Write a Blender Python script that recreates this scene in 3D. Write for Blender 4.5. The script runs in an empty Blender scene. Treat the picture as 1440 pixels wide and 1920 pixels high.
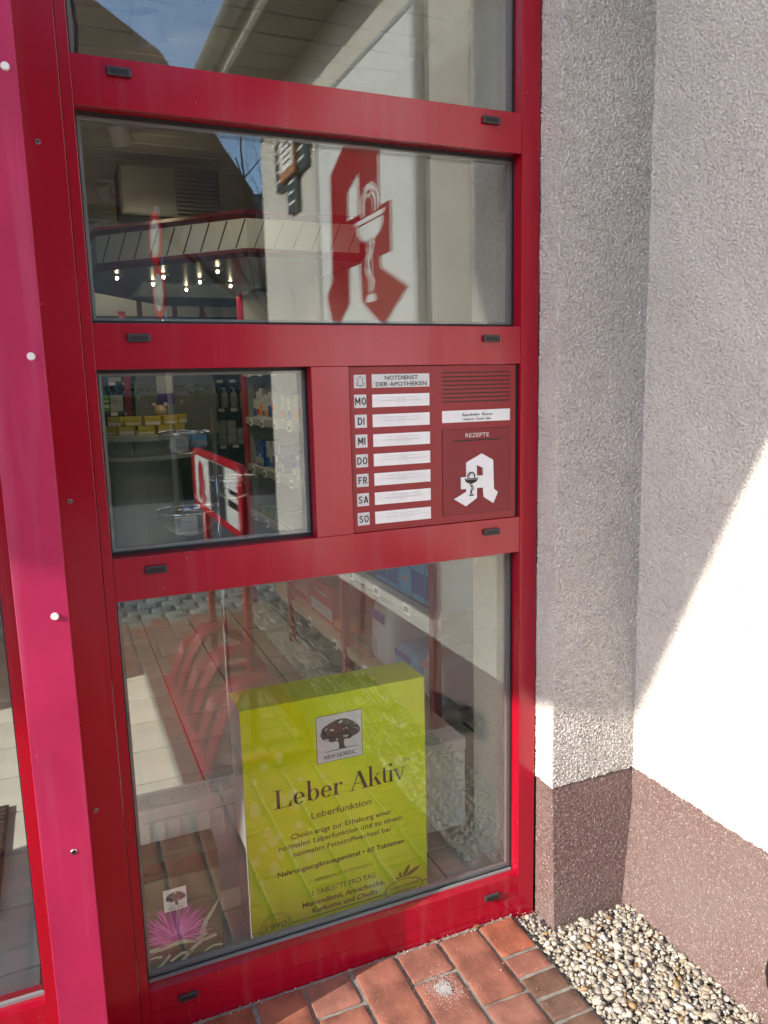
import bpy, bmesh, math, random
import numpy as np
from mathutils import Vector, Matrix
from mathutils.geometry import tessellate_polygon
random.seed(7); RNG = np.random.default_rng(11)
sc = bpy.context.scene
C = sc.collection

# ------------------------------------------------------------------ camera
CAM = Vector((-1.1929, -1.7299, 1.55)); YAW, PIT, ROL = 0.403312, -0.166214, -0.024201
fwd = Vector((math.sin(YAW)*math.cos(PIT), math.cos(YAW)*math.cos(PIT), math.sin(PIT)))
rgt = Vector((math.cos(YAW), -math.sin(YAW), 0)); up = rgt.cross(fwd)
r2 = rgt*math.cos(ROL)+up*math.sin(ROL); u2 = up*math.cos(ROL)-rgt*math.sin(ROL)
cd = bpy.data.cameras.new('camera'); cam = bpy.data.objects.new('camera', cd); C.objects.link(cam)
cam.matrix_world = Matrix(((r2.x, u2.x, -fwd.x, CAM.x), (r2.y, u2.y, -fwd.y, CAM.y), (r2.z, u2.z, -fwd.z, CAM.z), (0, 0, 0, 1)))
cd.sensor_fit = 'AUTO'; cd.sensor_width = 36; cd.lens = 36*1430.59/1920; cd.clip_start = .02; cd.clip_end = 900
sc.camera = cam
# ------------------------------------------------------------------ sky, sun, exposure
SUN = Vector((1, .245, -.512)).normalized()            # travel direction of the light
elev = math.asin(-SUN.z); azim = math.atan2(-SUN.x, -SUN.y)
w = bpy.data.worlds.new('World'); sc.world = w; w.use_nodes = True
nt = w.node_tree; bg = nt.nodes['Background']
sky = nt.nodes.new('ShaderNodeTexSky'); sky.sky_type = 'NISHITA'; sky.sun_disc = False
sky.sun_elevation = elev; sky.sun_rotation = azim % (2*math.pi); sky.air_density = 1.0; sky.dust_density = 1.3; sky.ozone_density = 3.5
nt.links.new(sky.outputs[0], bg.inputs[0]); bg.inputs[1].default_value = .15
sl = bpy.data.lights.new('sun', 'SUN'); sl.energy = 2.15; sl.angle = math.radians(.35); sl.color = (1, .95, .86)
so = bpy.data.objects.new('sun', sl); C.objects.link(so); so.rotation_euler = SUN.to_track_quat('-Z', 'Y').to_euler(); so.location = (-12, -4, 12)
vs = sc.view_settings; vs.view_transform = 'Standard'; vs.look = 'None'; vs.gamma = 1; vs.exposure = 1.85
cy = sc.cycles
cy.max_bounces = 10; cy.diffuse_bounces = 5; cy.glossy_bounces = 5; cy.transmission_bounces = 6; cy.transparent_max_bounces = 24
cy.caustics_reflective = False; cy.caustics_refractive = False; cy.sample_clamp_indirect = 6
cy.use_denoising = True

# ------------------------------------------------------------------ materials
MATS = {}
def srgb(r, g, b):
    f = lambda c: (c/12.92 if c <= .04045 else ((c+.055)/1.055)**2.4)
    return (f(r/255), f(g/255), f(b/255))
def mat(name, col, rough=.5, spec=.5, metal=0., var=None, vscale=8, bump=None, rvar=0, rnd=0, emit=None, coat=0, dark=.6):
    """plain principled with optional colour noise (var, vscale), bump=(scale,dist,detail), per-object random value (rnd)"""
    if name in MATS: return MATS[name]
    m = bpy.data.materials.new(name); m.use_nodes = True; MATS[name] = m
    t = m.node_tree; b = t.nodes['Principled BSDF']
    b.inputs['Base Color'].default_value = (*col, 1); b.inputs['Roughness'].default_value = rough
    b.inputs['Metallic'].default_value = metal; b.inputs['Specular IOR Level'].default_value = spec
    if coat: b.inputs['Coat Weight'].default_value = coat; b.inputs['Coat Roughness'].default_value = .12
    N = t.nodes.new; L = t.links.new
    tc = N('ShaderNodeTexCoord')
    src = None
    if var:
        n = N('ShaderNodeTexNoise'); n.inputs['Scale'].default_value = vscale; n.inputs['Detail'].default_value = 6; n.inputs['Roughness'].default_value = .62
        L(tc.outputs['Object'], n.inputs['Vector'])
        r = N('ShaderNodeValToRGB'); r.color_ramp.elements[0].position = .32; r.color_ramp.elements[1].position = .68
        r.color_ramp.elements[0].color = (*[c*(1-var) for c in col], 1); r.color_ramp.elements[1].color = (*[min(1, c*(1+var*dark)) for c in col], 1)
        L(n.outputs['Fac'], r.inputs['Fac']); src = r.outputs['Color']
        if rvar:
            mr = N('ShaderNodeMapRange'); mr.inputs['To Min'].default_value = max(.02, rough-rvar); mr.inputs['To Max'].default_value = rough+rvar
            L(n.outputs['Fac'], mr.inputs['Value']); L(mr.outputs[0], b.inputs['Roughness'])
    if rnd:
        oi = N('ShaderNodeObjectInfo'); hs = N('ShaderNodeHueSaturation')
        m1 = N('ShaderNodeMapRange'); m1.inputs['To Min'].default_value = 1-rnd; m1.inputs['To Max'].default_value = 1+rnd*.7
        L(oi.outputs['Random'], m1.inputs['Value']); L(m1.outputs[0], hs.inputs['Value'])
        m2 = N('ShaderNodeMath'); m2.operation = 'MULTIPLY'; m2.inputs[1].default_value = 7.31; L(oi.outputs['Random'], m2.inputs[0])
        m3 = N('ShaderNodeMath'); m3.operation = 'FRACT'; L(m2.outputs[0], m3.inputs[0])
        m4 = N('ShaderNodeMapRange'); m4.inputs['To Min'].default_value = 1-rnd*1.3; m4.inputs['To Max'].default_value = 1+rnd*.4
        L(m3.outputs[0], m4.inputs['Value']); L(m4.outputs[0], hs.inputs['Saturation'])
        if src: L(src, hs.inputs['Color'])
        else: hs.inputs['Color'].default_value = (*col, 1)
        src = hs.outputs['Color']
    if src: L(src, b.inputs['Base Color'])
    if bump:
        n2 = N('ShaderNodeTexNoise'); n2.inputs['Scale'].default_value = bump[0]; n2.inputs['Detail'].default_value = bump[2] if len(bump) > 2 else 3
        L(tc.outputs['Object'], n2.inputs['Vector'])
        bp = N('ShaderNodeBump'); bp.inputs['Distance'].default_value = bump[1]; bp.inputs['Strength'].default_value = 1
        L(n2.outputs['Fac'], bp.inputs['Height']); L(bp.outputs[0], b.inputs['Normal'])
    if emit:
        b.inputs['Emission Color'].default_value = (*emit[0], 1); b.inputs['Emission Strength'].default_value = emit[1]
    return m
def glass_mat(name, r0, tint, dust=.0):
    m = bpy.data.materials.new(name); m.use_nodes = True; MATS[name] = m
    t = m.node_tree; t.nodes.clear(); N = t.nodes.new; L = t.links.new
    o = N('ShaderNodeOutputMaterial'); tr = N('ShaderNodeBsdfTransparent'); tr.inputs[0].default_value = (*tint, 1)
    gl = N('ShaderNodeBsdfGlossy'); gl.inputs['Roughness'].default_value = 0.0; gl.inputs['Color'].default_value = (.97, 1, .985, 1)
    lw = N('ShaderNodeLayerWeight'); lw.inputs['Blend'].default_value = .5
    p = N('ShaderNodeMath'); p.operation = 'POWER'; p.inputs[1].default_value = 5; L(lw.outputs['Facing'], p.inputs[0])
    mr = N('ShaderNodeMapRange'); mr.inputs['To Min'].default_value = r0; mr.inputs['To Max'].default_value = 1; L(p.outputs[0], mr.inputs['Value'])
    tcw = N('ShaderNodeTexCoord'); nw = N('ShaderNodeTexNoise'); nw.inputs['Scale'].default_value = 2.2; nw.inputs['Detail'].default_value = 1; L(tcw.outputs['Object'], nw.inputs['Vector'])
    bw_ = N('ShaderNodeBump'); bw_.inputs['Distance'].default_value = .00016; L(nw.outputs['Fac'], bw_.inputs['Height']); L(bw_.outputs[0], gl.inputs['Normal'])
    mx = N('ShaderNodeMixShader'); L(mr.outputs[0], mx.inputs[0]); L(tr.outputs[0], mx.inputs[1]); L(gl.outputs[0], mx.inputs[2])
    if dust:
        df = N('ShaderNodeBsdfDiffuse'); df.inputs[0].default_value = (.7, .68, .62, 1)
        tc = N('ShaderNodeTexCoord'); n = N('ShaderNodeTexNoise'); n.inputs['Scale'].default_value = 7; n.inputs['Detail'].default_value = 9; n.inputs['Distortion'].default_value = 3.0
        L(tc.outputs['Object'], n.inputs['Vector'])
        m2 = N('ShaderNodeMapRange'); m2.inputs['From Min'].default_value = .56; m2.inputs['From Max'].default_value = .8; m2.inputs['To Min'].default_value = dust*.04; m2.inputs['To Max'].default_value = dust
        L(n.outputs['Fac'], m2.inputs['Value'])
        mx2 = N('ShaderNodeMixShader'); L(m2.outputs[0], mx2.inputs[0]); L(mx.outputs[0], mx2.inputs[1]); L(df.outputs[0], mx2.inputs[2]); mx = mx2
    L(mx.outputs[0], o.inputs[0]); return m
def voronoi_mat(name, ramp, scale, rough, bump, big=None):
    """granulate: every cell its own colour from the ramp"""
    m = bpy.data.materials.new(name); m.use_nodes = True; MATS[name] = m
    t = m.node_tree; b = t.nodes['Principled BSDF']; N = t.nodes.new; L = t.links.new
    tc = N('ShaderNodeTexCoord'); v = N('ShaderNodeTexVoronoi'); v.inputs['Scale'].default_value = scale; L(tc.outputs['Object'], v.inputs['Vector'])
    se = N('ShaderNodeSeparateColor'); L(v.outputs['Color'], se.inputs[0])
    r = N('ShaderNodeValToRGB'); r.color_ramp.interpolation = 'CONSTANT'
    while len(r.color_ramp.elements) < len(ramp): r.color_ramp.elements.new(.5)
    for e, (p, c) in zip(r.color_ramp.elements, ramp): e.position = p; e.color = (*c, 1)
    L(se.outputs[0], r.inputs[0]); src = r.outputs[0]
    if big:
        n = N('ShaderNodeTexNoise'); n.inputs['Scale'].default_value = big[0]; n.inputs['Detail'].default_value = 5; L(tc.outputs['Object'], n.inputs['Vector'])
        mr = N('ShaderNodeMapRange'); mr.inputs['From Min'].default_value = .35; mr.inputs['From Max'].default_value = .65; mr.inputs['To Max'].default_value = big[2]; L(n.outputs['Fac'], mr.inputs['Value'])
        mx = N('ShaderNodeMix'); mx.data_type = 'RGBA'; L(mr.outputs[0], mx.inputs[0]); L(src, mx.inputs[6]); mx.inputs[7].default_value = (*big[1], 1); src = mx.outputs[2]
    L(src, b.inputs['Base Color']); b.inputs['Roughness'].default_value = rough
    bp = N('ShaderNodeBump'); bp.inputs['Distance'].default_value = bump; bp.invert = True
    L(v.outputs['Distance'], bp.inputs['Height']); L(bp.outputs[0], b.inputs['Normal'])
    return m

RED = (.36, .0010, .017)
M_red = mat('red_painted_metal', RED, .22, .45, var=.06, vscale=3, rvar=.05, coat=.35)
def weather(m, chip=.755, film=.055, pale=(.55, .42, .40)):
    t = m.node_tree; b = t.nodes['Principled BSDF']; N = t.nodes.new; L = t.links.new
    src = b.inputs['Base Color'].links[0].from_socket; tc = N('ShaderNodeTexCoord')
    mp = N('ShaderNodeMapping'); mp.inputs['Scale'].default_value = (26, 26, 1.6); L(tc.outputs['Object'], mp.inputs['Vector'])
    n1 = N('ShaderNodeTexNoise'); n1.inputs['Scale'].default_value = 1; n1.inputs['Detail'].default_value = 6; L(mp.outputs[0], n1.inputs['Vector'])
    r1 = N('ShaderNodeMapRange'); r1.inputs['From Min'].default_value = .52; r1.inputs['From Max'].default_value = .8; r1.inputs['To Max'].default_value = film; L(n1.outputs['Fac'], r1.inputs['Value'])
    m1 = N('ShaderNodeMix'); m1.data_type = 'RGBA'; L(r1.outputs[0], m1.inputs[0]); L(src, m1.inputs[6]); m1.inputs[7].default_value = (*pale, 1)
    n2 = N('ShaderNodeTexNoise'); n2.inputs['Scale'].default_value = 95; n2.inputs['Detail'].default_value = 2; L(tc.outputs['Object'], n2.inputs['Vector'])
    r2_ = N('ShaderNodeMapRange'); r2_.inputs['From Min'].default_value = chip; r2_.inputs['From Max'].default_value = chip+.03; r2_.inputs['To Max'].default_value = .7; L(n2.outputs['Fac'], r2_.inputs['Value'])
    m3 = N('ShaderNodeMix'); m3.data_type = 'RGBA'; L(r2_.outputs[0], m3.inputs[0]); L(m1.outputs[2], m3.inputs[6]); m3.inputs[7].default_value = (*pale, 1); L(m3.outputs[2], b.inputs['Base Color'])
weather(M_red)
M_panelred = mat('red_anodised_panel', srgb(140, 20, 32), .36, .5, var=.08, vscale=9, rvar=.05)
M_flapred = mat('dark_red_flap', srgb(126, 12, 30), .4, .5, var=.1, vscale=14, rvar=.06)
M_pink = mat('sheen_pink_red_cover', srgb(174, 36, 78), .42, .5, var=.14, vscale=5, rvar=.08)  # red cover made pinkish: grazing-sun sheen put into the base colour
weather(M_pink, .76, .12, (.62, .40, .44))
M_black = mat('black_rubber', (.012, .012, .013), .55)
M_cap = mat('dark_plastic', (.05, .047, .045), .42, var=.4, vscale=60)
M_gasket = mat('grey_seal', (.22, .23, .22), .6)
M_white = mat('white_paint', (.8, .8, .78), .45)
M_stud = mat('white_cap', (.78, .75, .70), .35)
M_steel = mat('brushed_steel', (.55, .55, .54), .28, metal=1.)
M_signwhite = mat('sign_white', (.80, .81, .80), .35, var=.05, vscale=20)
M_card = mat('paper_card', (.82, .82, .80), .6, var=.05, vscale=30)
M_tilegrey = mat('key_tile', (.62, .62, .60), .4)
M_ink = mat('black_ink', (.008, .008, .008), .5)
M_inkgrey = mat('grey_ink', (.36, .35, .34), .6)
M_inkbrown = mat('brown_ink', (.035, .026, .010), .5)
M_olive = mat('olive_ink', (.16, .17, .012), .5)
M_signred = mat('sign_red', srgb(158, 10, 30), .35)
M_lime = mat('lime_print', (.74, .90, .002), .35, var=.06, vscale=4)
M_limepale = mat('pale_lime_print', (.82, .92, .14), .35)
M_limetopshade = mat('lime_print_shaded_top', (.60, .73, .003), .4)  # same lime print darkened: shade on the box top put into the colour
M_cardboard = mat('grey_white_board', (.55, .56, .52), .6)
def stucco_mat(name, col):
    m = mat(name, col, .9, .2, var=.10, vscale=4, bump=(170, .006, 5), dark=.35)
    t = m.node_tree; b = t.nodes['Principled BSDF']; N = t.nodes.new; L = t.links.new
    src = b.inputs['Base Color'].links[0].from_socket; tc = N('ShaderNodeTexCoord')
    n = N('ShaderNodeTexNoise'); n.inputs['Scale'].default_value = 150; n.inputs['Detail'].default_value = 4; n.inputs['Roughness'].default_value = .6; n.inputs['Distortion'].default_value = .8; L(tc.outputs['Object'], n.inputs['Vector'])
    g = N('ShaderNodeTexNoise'); g.inputs['Scale'].default_value = 1.7; g.inputs['Detail'].default_value = 4; L(tc.outputs['Object'], g.inputs['Vector'])
    r = N('ShaderNodeValToRGB'); r.color_ramp.elements[0].position = .36; r.color_ramp.elements[0].color = (.50, .48, .46, 1); r.color_ramp.elements[1].position = .50; L(n.outputs['Fac'], r.inputs[0])  # dark grain flecks: shade of the plaster pits, with dirt, put into the colour
    k = N('ShaderNodeMapRange'); k.inputs['From Min'].default_value = .35; k.inputs['From Max'].default_value = .65; k.inputs['To Min'].default_value = .25; k.inputs['To Max'].default_value = .75; L(g.outputs['Fac'], k.inputs['Value'])
    mx = N('ShaderNodeMix'); mx.data_type = 'RGBA'; mx.blend_type = 'MULTIPLY'; L(k.outputs[0], mx.inputs[0]); L(src, mx.inputs[6]); L(r.outputs[0], mx.inputs[7]); L(mx.outputs[2], b.inputs['Base Color'])
    return m
M_stucco = stucco_mat('roughcast_plaster', (.67, .625, .565))
M_plinth = voronoi_mat('stone_granulate', [(0, (.075, .036, .032)), (.24, (.125, .066, .058)), (.46, (.18, .102, .088)), (.66, (.10, .052, .046)), (.8, (.25, .165, .145)), (.955, (.46, .39, .35))], 330, .75, .0014, (1.6, (.20, .145, .125), .6))
M_glass = glass_mat('window_glass', .052, (.975, .985, .975), .012)
M_clear = glass_mat('clear_plastic', .035, (.90, .915, .915), .03)

# ------------------------------------------------------------------ mesh helpers
def link(o, parent=None):
    C.objects.link(o)
    if parent is not None: o.parent = parent
    return o
def tag(o, label=None, cat=None, group=None, kind=None):
    if label: o['label'] = label
    if cat: o['category'] = cat
    if group: o['group'] = group
    if kind: o['kind'] = kind
    return o
def thing(name, label, cat, loc=(0, 0, 0), rz=0, group=None):
    o = bpy.data.objects.new(name, None); o.empty_display_size = .05; link(o); o.location = loc; o.rotation_euler = (0, 0, rz)
    return tag(o, label, cat, group)
def world(o):
    return (world(o.parent) @ o.matrix_parent_inverse if o.parent else Matrix()) @ o.matrix_basis
def keep(o, p):
    """parent o to p and leave it where it stands"""
    o.parent = p; o.matrix_parent_inverse = world(p).inverted(); return o
class MB:
    def __init__(s): s.v = []; s.f = []; s.mi = []
    def add(s, V, F, mi=0):
        k = len(s.v); s.v += [tuple(p) for p in V]; s.f += [tuple(i+k for i in f) for f in F]; s.mi += [mi]*len(F); return s
    def box(s, x0, x1, y0, y1, z0, z1, mi=0):
        V = [(x, y, z) for z in (z0, z1) for y in (y0, y1) for x in (x0, x1)]
        return s.add(V, [(0, 2, 3, 1), (4, 5, 7, 6), (0, 1, 5, 4), (2, 6, 7, 3), (0, 4, 6, 2), (1, 3, 7, 5)], mi)
    def quad(s, a, b, c, d, mi=0): return s.add([a, b, c, d], [(0, 1, 2, 3)], mi)
    def tube(s, pts, r, n=10, cap=True, mi=0):
        P = [Vector(p) for p in pts]; R = r if isinstance(r, (list, tuple)) else [r]*len(P)
        ref = None; k0 = len(s.v); V = []
        for i, p in enumerate(P):
            t = (P[min(i+1, len(P)-1)]-P[max(i-1, 0)]).normalized()
            if ref is None:
                ref = Vector((0, 0, 1)) if abs(t.z) < .9 else Vector((1, 0, 0))
            a = (ref-t*ref.dot(t)).normalized(); ref = a; b = t.cross(a)
            V += [tuple(p+(a*math.cos(2*math.pi*j/n)+b*math.sin(2*math.pi*j/n))*R[i]) for j in range(n)]
        F = [(i*n+j, i*n+(j+1) % n, (i+1)*n+(j+1) % n, (i+1)*n+j) for i in range(len(P)-1) for j in range(n)]
        if cap: F += [tuple(range(n-1, -1, -1)), tuple((len(P)-1)*n+j for j in range(n))]
        return s.add(V, F, mi)
    def lathe(s, prof, c=(0, 0, 0), n=28, mi=0):
        V = [(c[0]+r*math.cos(2*math.pi*j/n), c[1]+r*math.sin(2*math.pi*j/n), c[2]+z) for r, z in prof for j in range(n)]
        F = [(i*n+j, i*n+(j+1) % n, (i+1)*n+(j+1) % n, (i+1)*n+j) for i in range(len(prof)-1) for j in range(n)]
        if prof[0][0] > 1e-5: F.append(tuple(range(n-1, -1, -1)))
        if prof[-1][0] > 1e-5: F.append(tuple((len(prof)-1)*n+j for j in range(n)))
        return s.add(V, F, mi)
    def poly(s, loops, o, ux, uy, th, mi=0):
        """flat polygon (first loop outer, others holes) in the frame o+ux*a+uy*b, thickness th along ux x uy"""
        ux = Vector(ux); uy = Vector(uy); n = ux.cross(uy).normalized(); o = Vector(o)
        flat = [p for l in loops for p in l]
        tri = tessellate_polygon([[Vector((a, b, 0)) for a, b in l] for l in loops])
        top = [o+ux*a+uy*b+n*th for a, b in flat]
        def orient(t):
            a, b, c = [Vector((*flat[i], 0)) for i in t]
            return t if (b-a).cross(c-a).z > 0 else (t[0], t[2], t[1])
        T = [orient(t) for t in tri]
        if th <= 0: return s.add(top, T, mi)
        bot = [o+ux*a+uy*b for a, b in flat]; N = len(flat)
        F = list(T)+[(t[0]+N, t[2]+N, t[1]+N) for t in T]
        k = 0
        for l in loops:
            m = len(l)
            for i in range(m):
                a, b = k+i, k+(i+1) % m; F.append((a, b, b+N, a+N))
            k += m
        return s.add(top+bot, F, mi)
    def build(s, name, mats, parent=None, bevel=0, smooth=False, seg=2):
        me = bpy.data.meshes.new(name); me.from_pydata(s.v, [], s.f)
        mats = mats if isinstance(mats, (list, tuple)) else [mats]
        for m in mats: me.materials.append(m)
        if len(mats) > 1: me.polygons.foreach_set('material_index', s.mi)
        bm = bmesh.new(); bm.from_mesh(me)
        if bevel:
            bmesh.ops.bevel(bm, geom=list(bm.edges), offset=bevel, segments=seg, profile=.5, affect='EDGES', clamp_overlap=True)
        bmesh.ops.recalc_face_normals(bm, faces=bm.faces); bm.to_mesh(me); bm.free()
        if smooth: me.shade_smooth()
        o = bpy.data.objects.new(name, me); return link(o, parent)
def bx(name, m, parent, x0, x1, y0, y1, z0, z1, bevel=0): return MB().box(x0, x1, y0, y1, z0, z1).build(name, m, parent, bevel)
def np_mesh(name, V, F, m, parent=None, smooth=False):
    me = bpy.data.meshes.new(name); V = np.asarray(V, np.float32); F = np.asarray(F, np.int32); k = F.shape[1]
    me.vertices.add(len(V)); me.vertices.foreach_set('co', V.ravel()); me.loops.add(F.size); me.loops.foreach_set('vertex_index', F.ravel())
    me.polygons.add(len(F)); me.polygons.foreach_set('loop_start', np.arange(0, F.size, k, dtype=np.int32)); me.update(calc_edges=True)
    me.materials.append(m)
    if smooth: me.shade_smooth()
    o = bpy.data.objects.new(name, me); return link(o, parent)
XZ = ((1, 0, 0), (0, 0, 1))          # facing -Y
def txt(body, o, ux, uy, x0, x1, base, cap, m, parent, name='lettering', bold=0., n_off=.0006, ext=0.):
    """text fitted between x0..x1 on the base line, cap height cap, in the frame o, ux, uy"""
    cu = bpy.data.curves.new('t', 'FONT'); cu.body = body; cu.size = 1; cu.offset = bold; cu.resolution_u = 3; cu.extrude = ext
    t = bpy.data.objects.new('t', cu)
    me = bpy.data.meshes.new_from_object(t); bpy.data.objects.remove(t)
    V = np.empty(len(me.vertices)*3, np.float32); me.vertices.foreach_get('co', V); V = V.reshape(-1, 3)
    CAPH = .729
    mn, mx = V[:, 0].min(), V[:, 0].max(); sx = (x1-x0)/(mx-mn); sz = cap/CAPH
    ux = np.array(ux, float); uy = np.array(uy, float); n = np.cross(ux, uy)
    P = np.array(o, float)+np.outer(x0+(V[:, 0]-mn)*sx, ux)+np.outer(base+V[:, 1]*sz, uy)+n*n_off
    me.vertices.foreach_set('co', P.astype(np.float32).ravel()); me.update(); me.name = name
    me.materials.clear(); me.materials.append(m)
    return link(bpy.data.objects.new(name, me), parent)
def ellipse(cx, cyy, rx, ry, n=28, a0=0, a1=360):
    return [(cx+rx*math.cos(math.radians(a0+(a1-a0)*i/n)), cyy+ry*math.sin(math.radians(a0+(a1-a0)*i/n))) for i in range(n if abs(a1-a0) >= 360 else n+1)]
def stroke(pts, wd):
    """polyline -> outline polygon of width wd"""
    L, R = [], []
    for i, p in enumerate(pts):
        a = pts[max(i-1, 0)]; b = pts[min(i+1, len(pts)-1)]; dx, dy = b[0]-a[0], b[1]-a[1]; d = math.hypot(dx, dy) or 1
        h = (wd[i] if isinstance(wd, list) else wd)/2
        L.append((p[0]-dy/d*h, p[1]+dx/d*h)); R.append((p[0]+dy/d*h, p[1]-dx/d*h))
    return L+R[::-1]
def yv(v): return .1-v          # virtual (mirrored) depth seen in the glass -> real depth in front of it

#SECTION setting
# ------------------------------------------------------------------ ground
def ground_sheet(name, x0, x1, y0, y1, z, m, label=None):
    o = MB().quad((x0, y0, z), (x1, y0, z), (x1, y1, z), (x0, y1, z)).build(name, m); return tag(o, label, kind='structure')
M_mortar = mat('sandy_joint', (.27, .245, .205), .95, .2, var=.35, vscale=40, bump=(300, .002, 3))
M_asph = mat('asphalt', (.16, .155, .15), .9, .3, var=.3, vscale=60, bump=(260, .003, 3))
ground_sheet('ground', -400, 400, -400, 400, -.12, mat('far_ground', (.10, .09, .06), .95, var=.3, vscale=1))
ground_sheet('road', -60, 60, -9.2, -4.02, -.03, M_asph)
pav = MB().box(-4.5, -.082, -3.42, -.002, -.10, -.0065).build('pavement', M_mortar); tag(pav, kind='structure')
M_brick = mat('red_clinker', srgb(150, 90, 69), .86, .25, var=.42, vscale=13, bump=(420, .0016, 4), rnd=.13, dark=.55)
M_brickend = mat('brown_clinker', srgb(122, 88, 70), .86, .25, var=.42, vscale=15, bump=(420, .0016, 4), rnd=.13, dark=.55)
def brick_mesh(sx, sy, seed):
    rr = random.Random(seed); bm = bmesh.new(); bmesh.ops.create_cube(bm, size=1)
    for v in bm.verts: v.co = Vector((v.co.x*sx, v.co.y*sy, v.co.z*.06))
    bmesh.ops.bevel(bm, geom=[e for e in bm.edges if e.verts[0].co.z > 0 or e.verts[1].co.z > 0], offset=.0028, segments=2, profile=.5, affect='EDGES')
    bmesh.ops.subdivide_edges(bm, edges=[e for e in bm.edges if e.calc_length() > .05], cuts=5, use_grid_fill=True)
    for v in bm.verts:
        v.co.x += rr.uniform(-.0013, .0013); v.co.y += rr.uniform(-.0013, .0013)
        if v.co.z > 0: v.co.z += rr.uniform(-.0006, .0006)
    me = bpy.data.meshes.new('brick'); bm.to_mesh(me); bm.free(); me.shade_smooth(); return me
BR = {}
def brick(x0, x1, y0, y1, m):
    sx, sy = round(x1-x0-.0125, 3), round(y1-y0-.0125, 3); key = (sx, sy, random.randrange(4), m.name)
    if key not in BR: BR[key] = brick_mesh(sx, sy, len(BR)); BR[key].materials.append(m)
    o = bpy.data.objects.new('brick', BR[key]); link(o, pav)
    o.location = ((x0+x1)/2+random.uniform(-.0015, .0015), (y0+y1)/2+random.uniform(-.0015, .0015), -.030+random.uniform(-.0015, .0012))
    o.rotation_euler = (random.uniform(-.006, .006), random.uniform(-.006, .006), random.uniform(-.006, .006))
# header border beside the gravel
brick(-.2, -.082, -.145, -.006, M_brick); y = -.145
while y > -3.35:
    brick(-.2, -.082, y-.0785, y, M_brickend if random.random() < .7 else M_brick); y -= .0785
nb = 0
for i in range(16):
    x1 = -.2-.131*i; x0 = x1-.131
    y = -.008 if i % 2 == 0 else -.008
    first = .258 if i % 2 == 0 else .118
    while y > -3.3:
        ln = first if first else .2535; first = None
        y1 = max(y-ln, -3.42)
        if y-y1 > .05: brick(x0, x1, y1, y, M_brick)
        y = y1
# kerb of granite setts towards the road
kerb = MB().box(-30, 9, -4.0, -3.43, -.12, -.03).build('kerb', M_mortar); tag(kerb, kind='structure')
M_sett = mat('granite_sett', (.27, .26, .245), .85, .3, var=.3, vscale=12, bump=(90, .004, 4), rnd=.25)
settm = []
for k in range(5):
    bm = bmesh.new(); bmesh.ops.create_cube(bm, size=1)
    for v in bm.verts: v.co = Vector((v.co.x*.15, v.co.y*.125, v.co.z*.1))
    bmesh.ops.bevel(bm, geom=list(bm.edges), offset=.02, segments=2, profile=.6, affect='EDGES')
    rr = random.Random(k)
    for v in bm.verts: v.co += Vector((rr.uniform(-.006, .006), rr.uniform(-.006, .006), rr.uniform(-.005, .005)))
    me = bpy.data.meshes.new('sett'); bm.to_mesh(me); bm.free(); me.shade_smooth(); me.materials.append(M_sett); settm.append(me)
for r in range(4):
    for k in range(17):
        o = bpy.data.objects.new('sett', random.choice(settm)); link(o, kerb)
        o.location = (-2.0+k*.165+(r % 2)*.08+random.uniform(-.006, .006), -3.5-r*.138, -.045+random.uniform(-.008, .006)); o.rotation_euler = (0, 0, random.uniform(-.08, .08)+random.choice((0, math.pi)))
# paving slabs left of the bricks and in front of the shop door
M_slab = mat('concrete_slab', (.33, .32, .30), .9, var=.2, vscale=5, bump=(200, .0015, 3), rnd=.1)
bed = MB().box(-9, -4.5, -3.42, -.002, -.10, -.012).build('path', M_slab); tag(bed, kind='structure')
# ------------------------------------------------------------------ gravel strip
def ico(sub):
    bm = bmesh.new(); bmesh.ops.create_icosphere(bm, subdivisions=sub, radius=1)
    V = np.array([v.co[:] for v in bm.verts]); F = np.array([[v.index for v in f.verts] for f in bm.faces]); bm.free(); return V, F
def pebbles(area, n, rmin, rmax, sub, zfun, seed, hole=None):
    rg = np.random.default_rng(seed); V0, F0 = ico(sub); VV, FF, CC = [], [], []; k = 0
    for i in range(n):
        x = rg.uniform(area[0], area[1]); yy = rg.uniform(area[2], area[3])
        if hole and hole(x, yy): continue
        r = rmin+(rmax-rmin)*rg.random()**1.8
        ph = rg.uniform(0, 6.28, 3); V = V0*(1+.16*np.sin(V0@rg.normal(size=3)*1.6+ph[0])+.10*np.sin(V0@rg.normal(size=3)*2.6+ph[1]))[:, None]
        V = V*np.array([1, rg.uniform(.62, .95), rg.uniform(.38, .68)])*r
        a, b, c = rg.uniform(0, 6.28), rg.normal()*.4, rg.normal()*.4
        Rz = np.array([[math.cos(a), -math.sin(a), 0], [math.sin(a), math.cos(a), 0], [0, 0, 1]]); Rx = np.array([[1, 0, 0], [0, math.cos(b), -math.sin(b)], [0, math.sin(b), math.cos(b)]]); Ry = np.array([[math.cos(c), 0, math.sin(c)], [0, 1, 0], [-math.sin(c), 0, math.cos(c)]])
        V = V@(Rz@Rx@Ry).T+np.array([x, yy, zfun(x, yy, rg)])
        VV.append(V); FF.append(F0+k); k += len(V0); CC.append(np.full(len(V0), rg.random()))
    return np.concatenate(VV), np.concatenate(FF), np.concatenate(CC)
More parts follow.
